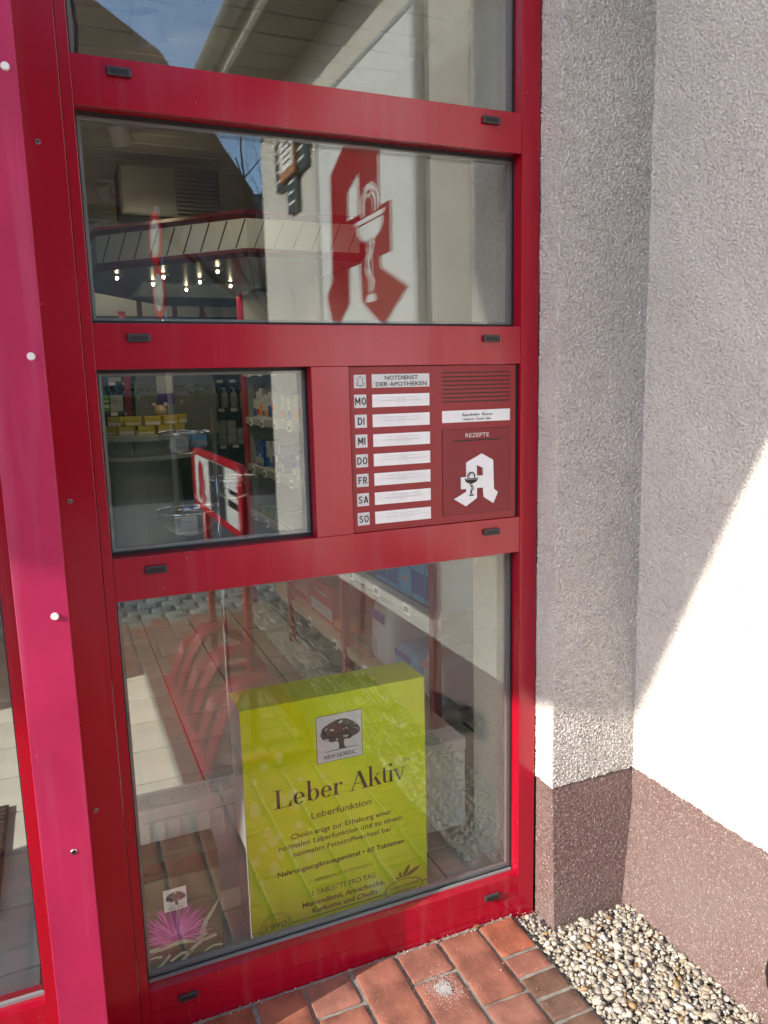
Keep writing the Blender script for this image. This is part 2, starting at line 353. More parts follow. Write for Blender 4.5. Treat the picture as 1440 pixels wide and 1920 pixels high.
def pebble_mat():
    m = bpy.data.materials.new('river_pebble'); m.use_nodes = True; t = m.node_tree; b = t.nodes['Principled BSDF']; N = t.nodes.new; L = t.links.new
    at = N('ShaderNodeAttribute'); at.attribute_name = 'tone'
    r = N('ShaderNodeValToRGB'); e = r.color_ramp.elements
    cols = [(0, (.27, .24, .195)), (.14, (.40, .345, .27)), (.3, (.46, .40, .315)), (.46, (.35, .305, .24)), (.58, (.51, .455, .37)), (.72, (.40, .33, .24)), (.86, (.33, .21, .10)), (.91, (.56, .54, .49)), (.97, (.24, .21, .175))]
    while len(e) < len(cols): e.new(.5)
    for q, (p, c) in zip(e, cols): q.position = p; q.color = (*c, 1)
    r.color_ramp.interpolation = 'CONSTANT'
    L(at.outputs['Fac'], r.inputs[0])
    tc = N('ShaderNodeTexCoord'); n = N('ShaderNodeTexNoise'); n.inputs['Scale'].default_value = 90; n.inputs['Detail'].default_value = 5; L(tc.outputs['Object'], n.inputs['Vector'])
    mx = N('ShaderNodeMix'); mx.data_type = 'RGBA'; mx.blend_type = 'MULTIPLY'; mx.inputs[0].default_value = .55; L(r.outputs[0], mx.inputs[6])
    rr = N('ShaderNodeValToRGB'); rr.color_ramp.elements[0].color = (.45, .42, .38, 1); rr.color_ramp.elements[0].position = .3; rr.color_ramp.elements[1].position = .62; L(n.outputs['Fac'], rr.inputs[0]); L(rr.outputs[0], mx.inputs[7])
    L(mx.outputs[2], b.inputs['Base Color']); b.inputs['Roughness'].default_value = .62
    return m
M_peb = pebble_mat()
bedm = MB().box(-.081, .30, -3.7, -.002, -.11, -.024).build('gravel_bed', mat('dark_soil', (.34, .30, .24), .95, var=.4, vscale=50, bump=(150, .004, 3))); tag(bedm, kind='structure')
in_pier = lambda x, yy: yy > -.112 and x > -.01
zl = lambda lo, hi: (lambda x, yy, rg: rg.uniform(lo, hi)-(.010 if x < -.066 else 0)-(.012 if yy > -.11 else 0))
g1 = pebbles((-.073, .262, -.78, -.02), 5200, .0042, .0090, 2, zl(-.018, .0), 3, in_pier)
g1b = pebbles((-.075, .262, -.78, -.105), 620, .0075, .0125, 3, zl(-.006, .005), 5, in_pier)
g2 = pebbles((-.075, .27, -3.65, -.78), 5200, .007, .015, 2, zl(-.018, .004), 4)
V = np.concatenate([g1[0], g1b[0], g2[0]]); F = np.concatenate([g1[1], g1b[1]+len(g1[0]), g2[1]+len(g1[0])+len(g1b[0])]); T = np.concatenate([g1[2], g1b[2], g2[2]])
gv = np_mesh('gravel', V, F, M_peb, None, True); a = gv.data.attributes.new('tone', 'FLOAT', 'POINT'); a.data.foreach_set('value', T.astype(np.float32))
tag(gv, 'loose pale river pebbles in the strip beside the brown plinth', 'gravel', kind='stuff')
# ------------------------------------------------------------------ roughcast wall and pier (one continuous return: pier side, pier face, right wall)
PX, PY, WX = .003, -.082, .290
def smooth_noise(nu, nv, cell, seed):
    rg = np.random.default_rng(seed); a = rg.normal(size=(nu, nv))
    f = np.fft.rfft2(a); ku = np.fft.fftfreq(nu)[:, None]; kv = np.fft.rfftfreq(nv)[None]; k = np.sqrt(ku**2+kv**2)*cell
    out = np.fft.irfft2(f*k*np.exp(-(k*1.6)**2), s=(nu, nv)); return out/out.std()
def profile_wall(name, path, z0, z1, step, disp, m, parent, flare=None, seed=1, cell=2.0):
    pts, nrm = [], []
    for (a, b, n) in path:
        a = np.array(a); b = np.array(b); k = max(2, int(np.linalg.norm(b-a)/step))
        for i in range(k): pts.append(a+(b-a)*i/k); nrm.append(n)
    pts.append(np.array(path[-1][1])); nrm.append(path[-1][2])
    pts = np.array(pts); nrm = np.array(nrm, float)
    kn = np.ones(5)/5; nrm = np.stack([np.convolve(np.pad(nrm[:, i], 2, 'edge'), kn, 'valid') for i in (0, 1)], 1); nrm /= np.linalg.norm(nrm, axis=1)[:, None]+1e-9
    nz = int((z1-z0)/step)+1; zs = np.linspace(z0, z1, nz)
    h = smooth_noise(len(pts), nz, cell, seed); h2 = smooth_noise(len(pts), nz, cell*2.6, seed+20); h = np.clip(.95*h+.12*h2, -2.2, 2.2)*disp; h += smooth_noise(len(pts), nz, 40, seed+9)*disp*.35
    X = pts[:, None, 0]+nrm[:, None, 0]*h; Y = pts[:, None, 1]+nrm[:, None, 1]*h
    if flare is not None:
        fx, fy = flare; tt = np.clip((z1-zs)/(z1-z0), 0, 1)**1.3
        X = X+np.where(nrm[:, None, 0] < -.5, fx*tt[None]*(pts[:, None, 1] < PY-.001), 0); Y = Y+np.where(nrm[:, None, 1] < -.5, fy*tt[None], 0)
    Z = np.broadcast_to(zs, X.shape).copy()
    if z0 > 0: Z[:, 0] += np.convolve(np.random.default_rng(seed).normal(size=len(pts)), np.ones(7)/7, 'same')*.0032-.001
    V = np.stack([X, Y, Z], -1).reshape(-1, 3); i = np.arange(len(pts)-1)[:, None]*nz+np.arange(nz-1)[None]
    F = np.stack([i, i+1, i+nz+1, i+nz], -1).reshape(-1, 4)[:, ::-1]
    return np_mesh(name, V, F, m, parent, True)
wall = thing('stucco_wall', 'pale roughcast stucco wall with a narrow pier and brown granulate plinth at the right', 'wall', (WX, -.5, 0))
path = [((PX, .0), (PX, PY), (-1, 0)), ((PX, PY), (WX, PY), (0, -1)), ((WX, PY), (WX, -1.05), (-1, 0))]
keep(profile_wall('plaster', path, .418, 2.75, .0027, .0017, M_stucco, None, seed=2, cell=1.15), wall)
pb = [((PX+.004, .0), (PX+.004, PY+.004), (-1, 0)), ((PX+.004, PY+.004), (WX+.004, PY+.004), (0, -1)), ((WX+.004, PY+.004), (WX+.004, -1.05), (-1, 0))]
keep(profile_wall('plinth', pb, -.06, .424, .004, .0006, M_plinth, None, flare=(-.045, -.018), seed=5, cell=1.6), wall)
M_stucco2 = stucco_mat('roughcast_plaster_lightened', (.70, .665, .615))  # same plaster, colour lightened to brighten its reflection in the glass
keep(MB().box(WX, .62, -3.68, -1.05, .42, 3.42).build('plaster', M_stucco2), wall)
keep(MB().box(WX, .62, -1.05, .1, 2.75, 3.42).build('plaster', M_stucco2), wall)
keep(MB().add([(WX+.004, -3.66, .422), (WX+.004, -1.05, .422), (WX-.041, -1.05, -.06), (WX-.041, -3.66, -.06), (.6, -3.66, .422), (.6, -1.05, .422), (.6, -1.05, -.06), (.6, -3.66, -.06)],
     [(0, 1, 2, 3), (4, 7, 6, 5), (0, 3, 7, 4), (1, 5, 6, 2), (0, 4, 5, 1), (3, 2, 6, 7)]).build('plinth', M_plinth), wall)
# main building body: facade above, left and right of the shopfront
fac = thing('shop_building', 'white stuccoed shop building above the red shopfront', 'building', (-1, .2, 0))
for a in [(-3.1, 3.0, 0.005, .35, 2.78, 6.2), (-3.1, -2.25, .005, .3, 0, 2.78), (.0, 3.0, .07, .35, 0, 2.78), (.62, 3.0, -3.66, .0, 0, 3.42)]:
    keep(MB().box(*a).build('wall', M_stucco2), fac)
M_roof = mat('roof_tile', (.13, .055, .04), .8, var=.2, vscale=10)
M_board = mat('dark_eave_board', (.026, .024, .020), .7, var=.2, vscale=6)
M_fascia = mat('pale_fascia', (.55, .55, .52), .6)
ev = keep(MB().box(-.06, 3.0, -3.95, -.02, 3.425, 3.5).build('eave', M_board), fac)
for k in range(24): keep(MB().box(-.055, .28, -3.93+k*.165, -3.93+k*.165+.15, 3.405, 3.423).build('eave_board', M_board), fac)
keep(MB().box(-.09, -.06, -3.97, -.02, 3.40, 3.56).build('fascia', M_fascia), fac)
keep(MB().tube([(-.15, -3.97, 3.50), (-.15, -.02, 3.50)], .055, 12).build('gutter', mat('zinc', (.35, .36, .36), .4, metal=.8), smooth=True), fac)
keep(MB().add([(-.1, -3.97, 3.52), (-.1, 0, 3.52), (2.2, 0, 4.9), (2.2, -3.97, 4.9), (2.2, -3.97, 3.52), (2.2, 0, 3.52)], [(0, 1, 2, 3), (0, 3, 4), (1, 5, 2), (0, 4, 5, 1), (4, 3, 2, 5)]).build('roof', M_roof), fac)
keep(MB().box(-3.3, 3.2, -.25, 5, 6.2, 6.35).build('roof', M_board), fac)
# neighbouring wing to the left whose projecting storey shades the shopfront
wing = thing('neighbour_wing', 'white projecting upper storey on posts further left along the facade', 'building', (-7, -1, 0))
prof = [(-9.6, 4.62), (-7.85, 4.60), (-7.35, 4.40), (-6.85, 4.18), (-6.6, 4.15), (-4.0, 4.15), (-4.0, 8.4), (-9.6, 8.4)]
keep(MB().poly([prof], (0, 3.0, 0), (1, 0, 0), (0, 0, 1), 4.8).build('wall', M_stucco2), wing)
for x in (-9.4, -4.15):
    for y in (2.2, 2.85): keep(MB().box(x-.1, x+.1, y-.1, y+.1, -.1, 4.3).build('post', M_white), wing)
for x in (-8.4, -6.6, -4.9):
    wn = keep(MB().box(x-.5, x+.5, -1.83, -1.79, 5.3, 6.8).build('window', mat('dark_pane', (.02, .025, .03), .1)), wing)
    for a in ((x-.56, x-.5, 5.24, 6.86), (x+.5, x+.56, 5.24, 6.86), (x-.5, x+.5, 6.8, 6.86), (x-.5, x+.5, 5.24, 5.3)):
        keep(MB().box(a[0], a[1], -1.85, -1.79, a[2], a[3]).build('frame', M_white, None), wn)
#SECTION shopfront
# ------------------------------------------------------------------ red shop window
L_, R_ = -1.102, -.054
win = thing('shop_window', 'tall red metal shop window with four glazed fields', 'window', (0, 0, 0))
BV = .0009
bx('jamb', M_red, win, -1.1235, L_, 0, .07, -.05, 2.78, BV)
bx('jamb', M_red, win, R_, 0.0, 0, .07, -.05, 2.78, BV)
rails = {'r1': (2.112, 2.207), 'r2': (1.594, 1.689), 'r3': (1.089, 1.186)}
for z0, z1 in rails.values(): bx('rail', M_red, win, L_+.0004, R_-.0004, .0006, .07, z0, z1, BV)
bx('rail', M_red, win, L_+.0004, R_-.0004, .0006, .07, .052, .1145, BV)
bx('rail', M_red, win, L_+.0004, R_-.0004, .0016, .07, -.05, .0505, BV)
bx('rail', M_red, win, L_+.0004, R_-.0004, .0006, .07, 2.70, 2.78, BV)
bx('mullion', M_red, win, -.631, -.5365, .0012, .07, 1.1865, 1.5935, BV)
# glazing with seals; two panes each (double glazing)
fields = [(L_, R_, 2.207, 2.70), (L_, R_, 1.689, 2.112), (L_, -.631, 1.186, 1.594), (L_, R_, .1145, 1.089)]
for (x0, x1, z0, z1) in fields:
    g = MB(); s = .008
    for a in ((x0, x1, z0, z0+s), (x0, x1, z1-s, z1), (x0, x0+s*.6, z0+s, z1-s), (x1-s*.6, x1, z0+s, z1-s)): g.box(a[0], a[1], .036, .0395, a[2], a[3])
    g.build('seal', M_black, win)
    h = MB()
    for a in ((x0, x1, z0, z0+.014), (x0, x1, z1-.014, z1), (x0, x0+.012, z0+.014, z1-.014), (x1-.012, x1, z0+.014, z1-.014)): h.box(a[0], a[1], .0452, .0572, a[2], a[3])
    h.build('spacer', M_gasket, win)
    bx('pane', M_glass, win, x0, x1, .040, .044, z0, z1)
    p2 = bx('pane', M_glass, win, x0, x1, .0585, .0625, z0, z1)
gs = bx('seal', M_gasket, win, L_+.004, R_-.004, .030, .0355, .1146, .121)
def cap(x, z, m=M_cap):
    k = MB().box(x-.0235, x+.0235, -.009, .0, z-.0085, z+.0085).build('drain_cap', m, win, .002)
    MB().box(x-.017, x+.017, -.0102, -.0092, z-.0045, z+.0035).build('slot', M_black, k)
for z in (2.180, 1.6585, 1.1545, .0745):
    cap(-1.0115, z); cap(-.146, z)
# ------------------------------------------------------------------ post with cover tinted pink for sun sheen, left of the window
post = thing('door_post', 'red metal post with a cover strip coloured pink for sun sheen, left of the window', 'post', (-1.2, 0, 0))
keep(bx('post_body', M_red, None, -1.296, -1.1255, -.02, .07, -.05, 2.9, BV), post)
keep(bx('cover_strip', M_pink, None, -1.290, -1.198, -.190, -.0202, -.05, 2.9, .0012), post)
def screw(par, nm, sub, m, m2, x, y, z, r, h, r2_):
    o = disc(nm, m, par, x, y, z, r, h); disc(sub, m2, o, x, y-h-.0001, z, r2_, .0004)
def disc(name, m, par, x, y, z, r, h, n=20):
    o = MB().add(*(lambda P: ([p for p in P], [tuple(range(n)), tuple(range(2*n-1, n-1, -1))]+[(j, (j+1) % n, n+(j+1) % n, n+j) for j in range(n)]))(
        [(x+r*math.cos(2*math.pi*j/n)*s, yy, z+r*math.sin(2*math.pi*j/n)*s) for yy, s in ((y-h, .8), (y, 1)) for j in range(n)])).build(name, m)
    return keep(o, par)
for x, z in ((-1.216, 2.098), (-1.220, 1.614), (-1.223, 1.128)): disc('cap', M_stud, post, x, -.1902, z, .0075, .004)
screw(post, 'screw_hole_rim', 'screw_hole', M_steel, M_black, -1.231, -.1902, .638, .0062, .0012, .0045)
for x, z in ((-1.174, 2.029), (-1.176, 1.324), (-1.182, .624)):
    screw(post, 'screw', 'screw_socket', M_steel, M_black, x, -.0202, z, .0058, .0022, .0024)
# ------------------------------------------------------------------ entrance door, left of the post
door = thing('entrance_door', 'red framed glass entrance door at the left edge of the picture', 'door', (-1.75, 0, 0))
for a in [(-1.326, -1.298, 0, .07, -.02, 2.2), (-2.25, -2.20, 0, .07, -.02, 2.2), (-2.20, -1.326, 0, .07, 2.12, 2.2), (-2.20, -1.326, .001, .07, -.02, .17)]:
    keep(bx('door_frame', M_red, None, *a, BV), door)
keep(bx('pane', M_glass, None, -2.2, -1.326, .040, .044, .17, 2.12), door)
keep(bx('seal', M_gasket, None, -2.2, -1.326, .030, .0395, .1702, .178), door)
keep(bx('seal', M_black, None, -1.331, -1.3262, .034, .0395, .178, 2.12), door)
keep(bx('transom', M_red, None, -2.25, -1.298, 0, .07, 2.202, 2.78, BV), door)
# ------------------------------------------------------------------ emergency service notice panel with prescription flap
pan = thing('notice_panel', 'red emergency pharmacy notice panel with weekday cards, speaker slots and prescription flap', 'notice panel', (-.3, .004, 1.18))
def P(o): return keep(o, pan)
P(bx('back_plate', M_panelred, None, -.5350, -.0660, .006, .03, 1.1868, 1.5925, .001))
P(bx('shadow_gap', M_black, None, -.0655, -.0545, .012, .03, 1.1868, 1.5925))
O = (0, .006, 0)
def ptext(*a, **k): return P(txt(*a, **k))
def plate(name, m, x0, x1, z0, z1, yy=.0045): return P(bx(name, m, None, x0, x1, yy, .0062, z0, z1, .0006))
btl = plate('bell_tile', M_tilegrey, -.5230, -.4915, 1.5412, 1.5732)
bell = [(-.0062, -.0062), (-.0105, -.0105), (.0105, -.0105), (.0062, -.0062), (.0058, .004), (.0035, .0085), (0, .0115), (-.0035, .0085), (-.0058, .004)]
bm_ = MB(); OB = (-.5072, .0040, 1.5585)
ring = bell+[bell[0]]
for i in range(len(bell)): bm_.poly([stroke([ring[i], ring[i+1]], .0011)], OB, *XZ, .0003)
bm_.poly([stroke(ellipse(0, -.0118, .0025, .0022, 8, 180, 360), .0011)], OB, *XZ, .0003)
for s in (-1, 1):
    for a, b in (((.0085, .0045), (.0122, .0068)), ((.0085, -.0035), (.0122, -.0062)), ): bm_.poly([stroke([(a[0]*s, a[1]), (b[0]*s, b[1])], .0009)], OB, *XZ, .0003)
keep(bm_.build('bell_symbol', M_ink), btl)
hp = plate('heading_plate', M_tilegrey, -.4765, -.3205, 1.5412, 1.5738)
OT = (0, .0043, 0)
keep(txt('NOTDIENST', OT, *XZ, -.4425, -.3530, 1.5597, .0105, M_ink, None, bold=.004), hp)
keep(txt('DER APOTHEKEN', OT, *XZ, -.4665, -.3285, 1.5448, .0105, M_ink, None, bold=.004), hp)
def day_letters(t, cx, z, h):
    """bold condensed capitals drawn as strokes"""
    W = {'M': .66, 'O': .56, 'D': .54, 'I': .0, 'F': .42, 'R': .50, 'S': .50, 'A': .60}; wd = .165; gap = .34
    L = {'M': [[(0, 0), (0, 1)], [(0, .97), (.33, .28)], [(.33, .28), (.66, .97)], [(.66, 0), (.66, 1)]], 'I': [[(0, 0), (0, 1)]],
         'O': [ellipse(.28, .5, .28, .43, 20)+[(.56, .5), (.558, .55)]], 'D': [[(0, 0), (0, 1)], [(0, .92)]+[(.22+.32*math.cos(a), .5+.42*math.sin(a)) for a in [math.radians(80-k*16) for k in range(11)]]+[(0, .08)]],
         'F': [[(0, 0), (0, 1)], [(0, .92), (.44, .92)], [(0, .50), (.38, .50)]], 'R': [[(0, 0), (0, 1)], [(0, .92), (.25, .92), (.40, .86), (.46, .72), (.40, .57), (.25, .50), (0, .50)], [(.22, .5), (.50, 0)]],
         'S': [[(.49, .80), (.40, .90), (.25, .93), (.09, .87), (.04, .73), (.12, .59), (.27, .51), (.42, .42), (.49, .27), (.42, .13), (.25, .07), (.09, .11), (.0, .22)]],
         'A': [[(0, 0), (.30, .98)], [(.60, 0), (.30, .98)], [(.12, .28), (.48, .28)]]}
    tot = sum(W[c] for c in t)+gap*(len(t)-1); x = -tot/2; m = MB(); k = 0
    for c in t:
        for pl in L[c]:
            m.poly([stroke([(cx+(x+a)*h*.92, z+b*h) for a, b in pl], wd*h)], (0, .00405-k*.00002, 0), *XZ, 0); k += 1
        x += W[c]+gap
    return m
days = ['MO', 'DI', 'MI', 'DO', 'FR', 'SA', 'SO']
rl = random.Random(3)
for i, d in enumerate(days):
    zc = 1.5100-i*.0482
    dt = plate('day_tile', M_tilegrey, -.5235, -.4920, zc-.0160, zc+.0160)
    keep(day_letters(d, -.5075, zc-.0088, .0178).build('lettering', M_ink), dt)
    dc = plate('day_card', M_card, -.4765, -.3210, zc-.0158, zc+.0152)
    for q, (dz, wd) in enumerate(((.0078, .048), (.0040, .012), (-.0006, .050), (-.0044, .012))):
        wd *= rl.uniform(.88, 1.06)
        body = ''.join(rl.choice('abcdefghiklmnorstuw') for _ in range(34 if q % 2 == 0 else 9)).upper()
        if q % 2 == 0: body = body[:11]+'-'+body[12:20]+' '+body[21:]
        else: body = 'TEL. '+str(rl.randrange(20000, 99999))
        keep(txt(body, OT, *XZ, -.399-wd, -.399+wd, zc+dz-.001, .0017, M_inkgrey, None, name='fine_print'), dc)
    keep(MB().box(-.4755, -.3215, .00435, .00448, zc+.0008, zc+.00105).build('card_line', M_inkgrey), dc)
for i in range(8):
    z = 1.5742-i*.01045
    P(bx('speaker_slot', M_black, None, -.2845, -.0835, .0053, .0064, z-.0014, z+.0012))
npl = plate('name_plate', M_signwhite, -.2855, -.0840, 1.4480, 1.4785)
keep(txt('Apotheke  Borna', OT, *XZ, -.2290, -.1385, 1.4640, .0072, M_ink, None, bold=.004), npl)
keep(txt('Inhaberin  Claudia  Rabe', OT, *XZ, -.2250, -.1420, 1.4530, .0058, M_ink, None, bold=.004), npl)
P(bx('flap_gap', M_black, None, -.2870, -.0825, .0054, .0064, 1.2075, 1.4310)); flp = P(bx('flap', M_flapred, None, -.2862, -.0833, .0042, .0066, 1.2083, 1.4302, .0006))
keep(txt('REZEPTE', (0, .0040, 0), *XZ, -.2190, -.1490, 1.4085, .0110, mat('cream_print', (.75, .68, .58), .5), None, bold=.002), flp)
keep(bx('mail_slot', M_black, None, -.2540, -.1170, .0036, .0052, 1.3990, 1.4022), flp)
A_out = [(-.172, 1.3647), (-.1379, 1.3459), (-.1356, 1.2693), (-.1233, 1.2592), (-.137, 1.2304), (-.1665, 1.2495), (-.1678, 1.2745), (-.1870, 1.2747), (-.1876, 1.2484), (-.2202, 1.2287), (-.2544, 1.2499), (-.2190, 1.2667), (-.2177, 1.2744), (-.2339, 1.2744), (-.2342, 1.3055), (-.2178, 1.3055), (-.2181, 1.3431)]
A_hole = [(-.1873, 1.3357), (-.1685, 1.3265), (-.1677, 1.3071), (-.1869, 1.3071)]
keep(MB().poly([A_out, A_hole], (0, .0042, 0), *XZ, .0035).build('letter_a_emblem', M_signwhite, bevel=0), flp)
def chalice(o, ux, uy, cx, cz, s, th):
    """snake and bowl; s = width of the bowl"""
    m = MB(); T = lambda q: [(cx+a*s, cz+b*s) for a, b in q]
    m.poly([T([(-.5, .10), (.52, .10), (.46, .04), (-.44, .04)])], o, ux, uy, th)
    m.poly([T([(-.42, .02), (.44, .02)]+[(.44*math.cos(math.radians(a)), .02+.24*math.sin(math.radians(a))) for a in range(-10, -180, -17)])], o, ux, uy, th)
    snake = [(-.24, .12), (-.25, .25), (-.18, .38), (-.05, .46), (.10, .45), (.20, .36), (.24, .24), (.22, .12)]
    m.poly([stroke(T(snake), [s*.05, s*.07, s*.08, s*.08, s*.08, s*.08, s*.10, s*.06])], o, ux, uy, th)
    snake2 = [(-.15, .12), (-.16, .24), (-.10, .33), (.0, .37), (.1, .33)]
    m.poly([stroke(T(snake2), s*.035)], o, ux, uy, th)
    body = [(.02, -.2), (-.10, -.26), (-.02, -.36), (.12, -.44), (.14, -.56), (.02, -.66), (-.06, -.74), (-.02, -.84)]
    m.poly([stroke(T(body), s*.075)], o, ux, uy, th)
    body2 = [(.0, -.2), (.08, -.3), (.0, -.42), (-.02, -.6), (.04, -.72), (.02, -.86)]
    m.poly([stroke(T(body2), s*.04)], o, ux, uy, th*.8)
    m.poly([T([(-.17, -.98), (.2, -.98), (.12, -.88), (-.08, -.88)])], o, ux, uy, th)
    return m
keep(chalice((0, .0006, 0), *XZ, -.2045, 1.2975, .043, .0005).build('snake_and_bowl_symbol', M_ink), flp)
#SECTION outside things seen in the glass
# ------------------------------------------------------------------ big letter sign on the right wall
YZ = ((0, -1, 0), (0, 0, 1))        # facing -X: reads left (towards facade) to right (towards street)
sgn = thing('wall_sign', 'large white box sign with a red letter A, mirrored in the glass', 'sign', (WX-.02, yv(1.84), 1.4))
keep(MB().box(WX-.045, WX+.01, yv(2.44), yv(1.235), 1.40, 3.02).build('sign_box', M_signwhite, bevel=.004), sgn)
bigA = lambda L: [(-(yv(2.355)+(-.1233-x)*7.9), 2.024+(z-1.2592)*6.9) for x, z in L]
keep(MB().poly([bigA(A_out), bigA(A_hole)], (WX-.0455, 0, 0), *YZ, .003).build('letter', M_signred), sgn)
cxx = -(yv(2.355)+(-.1233+.2045)*7.9); keep(chalice((WX-.0487, 0, 0), *YZ, cxx, 2.024+(1.2975-1.2592)*6.9, .36, .002).build('snake_and_bowl_symbol', M_signwhite), sgn)
fr = MB()
for a in ((yv(2.46), yv(2.44), 1.38, 3.04), (yv(1.235), yv(1.215), 1.38, 3.04), (yv(2.44), yv(1.235), 3.02, 3.04), (yv(2.44), yv(1.235), 1.38, 1.40)): fr.box(WX-.05, WX+.01, *a)
keep(fr.build('frame', mat('alu_frame', (.6, .6, .6), .35, metal=.7)), sgn)
# small hanging plates sign
M_slate = mat('slate_plate', (.055, .085, .095), .35)
M_ochre = mat('ochre_frame', (.42, .19, .08), .5)
ss = thing('opening_hours_sign', 'cross-shaped plates sign with framed pale card on the stucco wall, seen in the glass', 'sign', (WX-.02, yv(3.0), 2.6))
for a in ((yv(3.33), yv(3.12), 2.78, 3.07), (yv(2.92), yv(2.68), 2.80, 3.12), (yv(3.09), yv(2.89), 2.60, 2.86)):
    p = keep(MB().box(WX-.03, WX+.005, *a).build('plate', M_slate, bevel=.004), ss)
    for k in range(4):
        z = a[2]+.05+k*.06
        if z < a[3]-.03: keep(MB().box(WX-.0312, WX-.03, a[0]+.04, a[1]-.05-.02*(k % 2), z, z+.014).build('print_line', M_card), ss)
keep(MB().box(WX-.055, WX-.028, yv(3.16), yv(2.84), 2.80, 3.16).build('card_frame', M_ochre, bevel=.003), ss)
keep(MB().box(WX-.0565, WX-.055, yv(3.13), yv(2.87), 2.85, 3.10).build('card', M_card), ss)
for k in range(6): keep(MB().box(WX-.0573, WX-.0565, yv(3.10-.02*(k % 3)), yv(2.90), 3.06-k*.035, 3.07-k*.035).build('print_line', M_ink), ss)
# ------------------------------------------------------------------ bicycle rack with advertising board
M_rackred = mat('rack_red', srgb(180, 10, 34), .35, .5, var=.1, vscale=10)
rack = thing('bicycle_rack', 'red tubular bicycle rack with hoops on the brick paving, seen in the glass', 'bicycle rack', (-.5, -1.7, 0))
def K(o): return keep(o, rack)
for x in (-.75, -.275): K(MB().box(x-.02, x+.02, yv(2.35), yv(1.16), .0, .035).build('base_rail', M_rackred, bevel=.003))
for yy in (yv(2.33), yv(1.20)): K(MB().box(-.73, -.295, yy-.018, yy+.018, .002, .034).build('cross_rail', M_rackred, bevel=.003))
def hoop(yy, top):
    pts = [(-.735, yy, .03), (-.66, yy, .22), (-.615, yy, top-.06), (-.585, yy, top-.015), (-.55, yy, top), (-.475, yy, top), (-.44, yy, top-.015), (-.41, yy, top-.06), (-.365, yy, .22), (-.29, yy, .03)]
    return pts
for k in range(6):
    yc = yv(1.24+k*.20)
    for d in (-.033, .033): K(MB().tube(hoop(yc+d, .35 if k % 2 == 0 else .29), .0165, 10).build('hoop', M_rackred, smooth=True))
for yy in (yv(1.40), yv(2.26)): K(MB().tube([(-.5, yy, .0), (-.5, yy, 1.16)], .02, 12).build('board_post', M_rackred, smooth=True))
pts = []
y0, y1, z0, z1, rr_ = yv(2.50), yv(1.36), .93, 1.22, .07
for cy_, cz_, a0 in ((y1-rr_, z1-rr_, 0), (y0+rr_, z1-rr_, 90), (y0+rr_, z0+rr_, 180), (y1-rr_, z0+rr_, 270)):
    for k in range(5): a = math.radians(a0+k*22.5); pts.append((-.5, cy_+rr_*math.cos(a), cz_+rr_*math.sin(a)))
pts += [pts[0], pts[1]]
K(MB().tube(pts, .02, 12, cap=False).build('board_frame', M_rackred, smooth=True))
K(MB().box(-.508, -.492, y0+.015, y1-.015, z0+.015, z1-.015).build('advertising_board', M_signwhite))
sA = lambda L: [(-(y0+.10+(-.1233-x)*1.75), .96+(z-1.2287)*1.65) for x, z in L]
K(MB().poly([sA(A_out), sA(A_hole)], (-.5085, 0, 0), *YZ, .0015).build('letter', M_signred))
K(MB().box(-.5095, -.5082, y0+.42, y1-.34, z0+.02, z1-.02).build('dark_panel', mat('dark_print', (.03, .035, .04), .4)))
K(MB().box(-.5095, -.5082, y1-.29, y1-.08, z0+.10, z0+.13).build('print_line', M_ink)); K(MB().box(-.5095, -.5082, y1-.26, y1-.08, z0+.16, z0+.18).build('print_line', M_ink))
# ------------------------------------------------------------------ road signs, tree and house across the street
rs = thing('road_sign', 'grey pole with two round red-rimmed traffic signs across the road, seen in the glass', 'road sign', (.0, yv(7.2), 0))
keep(MB().tube([(.03, yv(7.2), -.05), (.03, yv(7.2), 3.5)], .03, 10).build('pole', M_steel, smooth=True), rs)
for zc in (3.17, 2.60):
    for nm, m, r, x in (('sign_rim', M_signred, .28, -.012), ('sign_face', mat('dimmed_sign_face', (.28, .29, .29), .5, var=.5, vscale=25, dark=1.2), .20, -.0145)):  # sign face colour greyed and mottled to dim its reflection in the glass
        keep(MB().add([(x, yv(7.2)+r*math.cos(j*math.pi/16), zc+r*math.sin(j*math.pi/16)) for j in range(32)]+[(x+.012, yv(7.2)+r*math.cos(j*math.pi/16), zc+r*math.sin(j*math.pi/16)) for j in range(32)],
             [tuple(range(32)), tuple(range(63, 31, -1))]+[(j, (j+1) % 32, 32+(j+1) % 32, 32+j) for j in range(32)]).build(nm, m), rs)
    keep(MB().box(-.016, -.0146, yv(7.2)-.1, yv(7.2)+.09, zc-.03, zc+.06).build('sign_pictogram', M_inkgrey), rs)
rs.rotation_euler = (0, 0, -.12)
M_house = mat('dull_grey_render', (.27, .26, .23), .9, var=.15, vscale=2)  # dull grey render with slight mottling, same on all house walls
sh = thing('added_street_house', 'plain rendered house added at the far left end of the street to block low sky light', 'house', (-29, 0, 0))  # unseen house added to cut the low sky light from the sun side
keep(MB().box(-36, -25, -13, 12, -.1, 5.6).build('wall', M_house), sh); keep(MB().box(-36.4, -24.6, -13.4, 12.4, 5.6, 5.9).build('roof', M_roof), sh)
hs = thing('opposite_house', 'dark grey gabled house across the road, seen in the glass', 'house', (-1, yv(16), 0))
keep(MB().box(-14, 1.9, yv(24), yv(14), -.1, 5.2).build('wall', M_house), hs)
rp = [(-12, 5.2), (-5.0, 11.4), (-.1, 8.4), (1.15, 7.6), (2.75, 5.3), (2.75, 4.85), (-12.4, 4.85)]
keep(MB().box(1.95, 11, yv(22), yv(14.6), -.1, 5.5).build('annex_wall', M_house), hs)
keep(MB().poly([rp], (0, yv(13.6), 0), (1, 0, 0), (0, 0, 1), 10.5).build('roof', M_roof), hs)
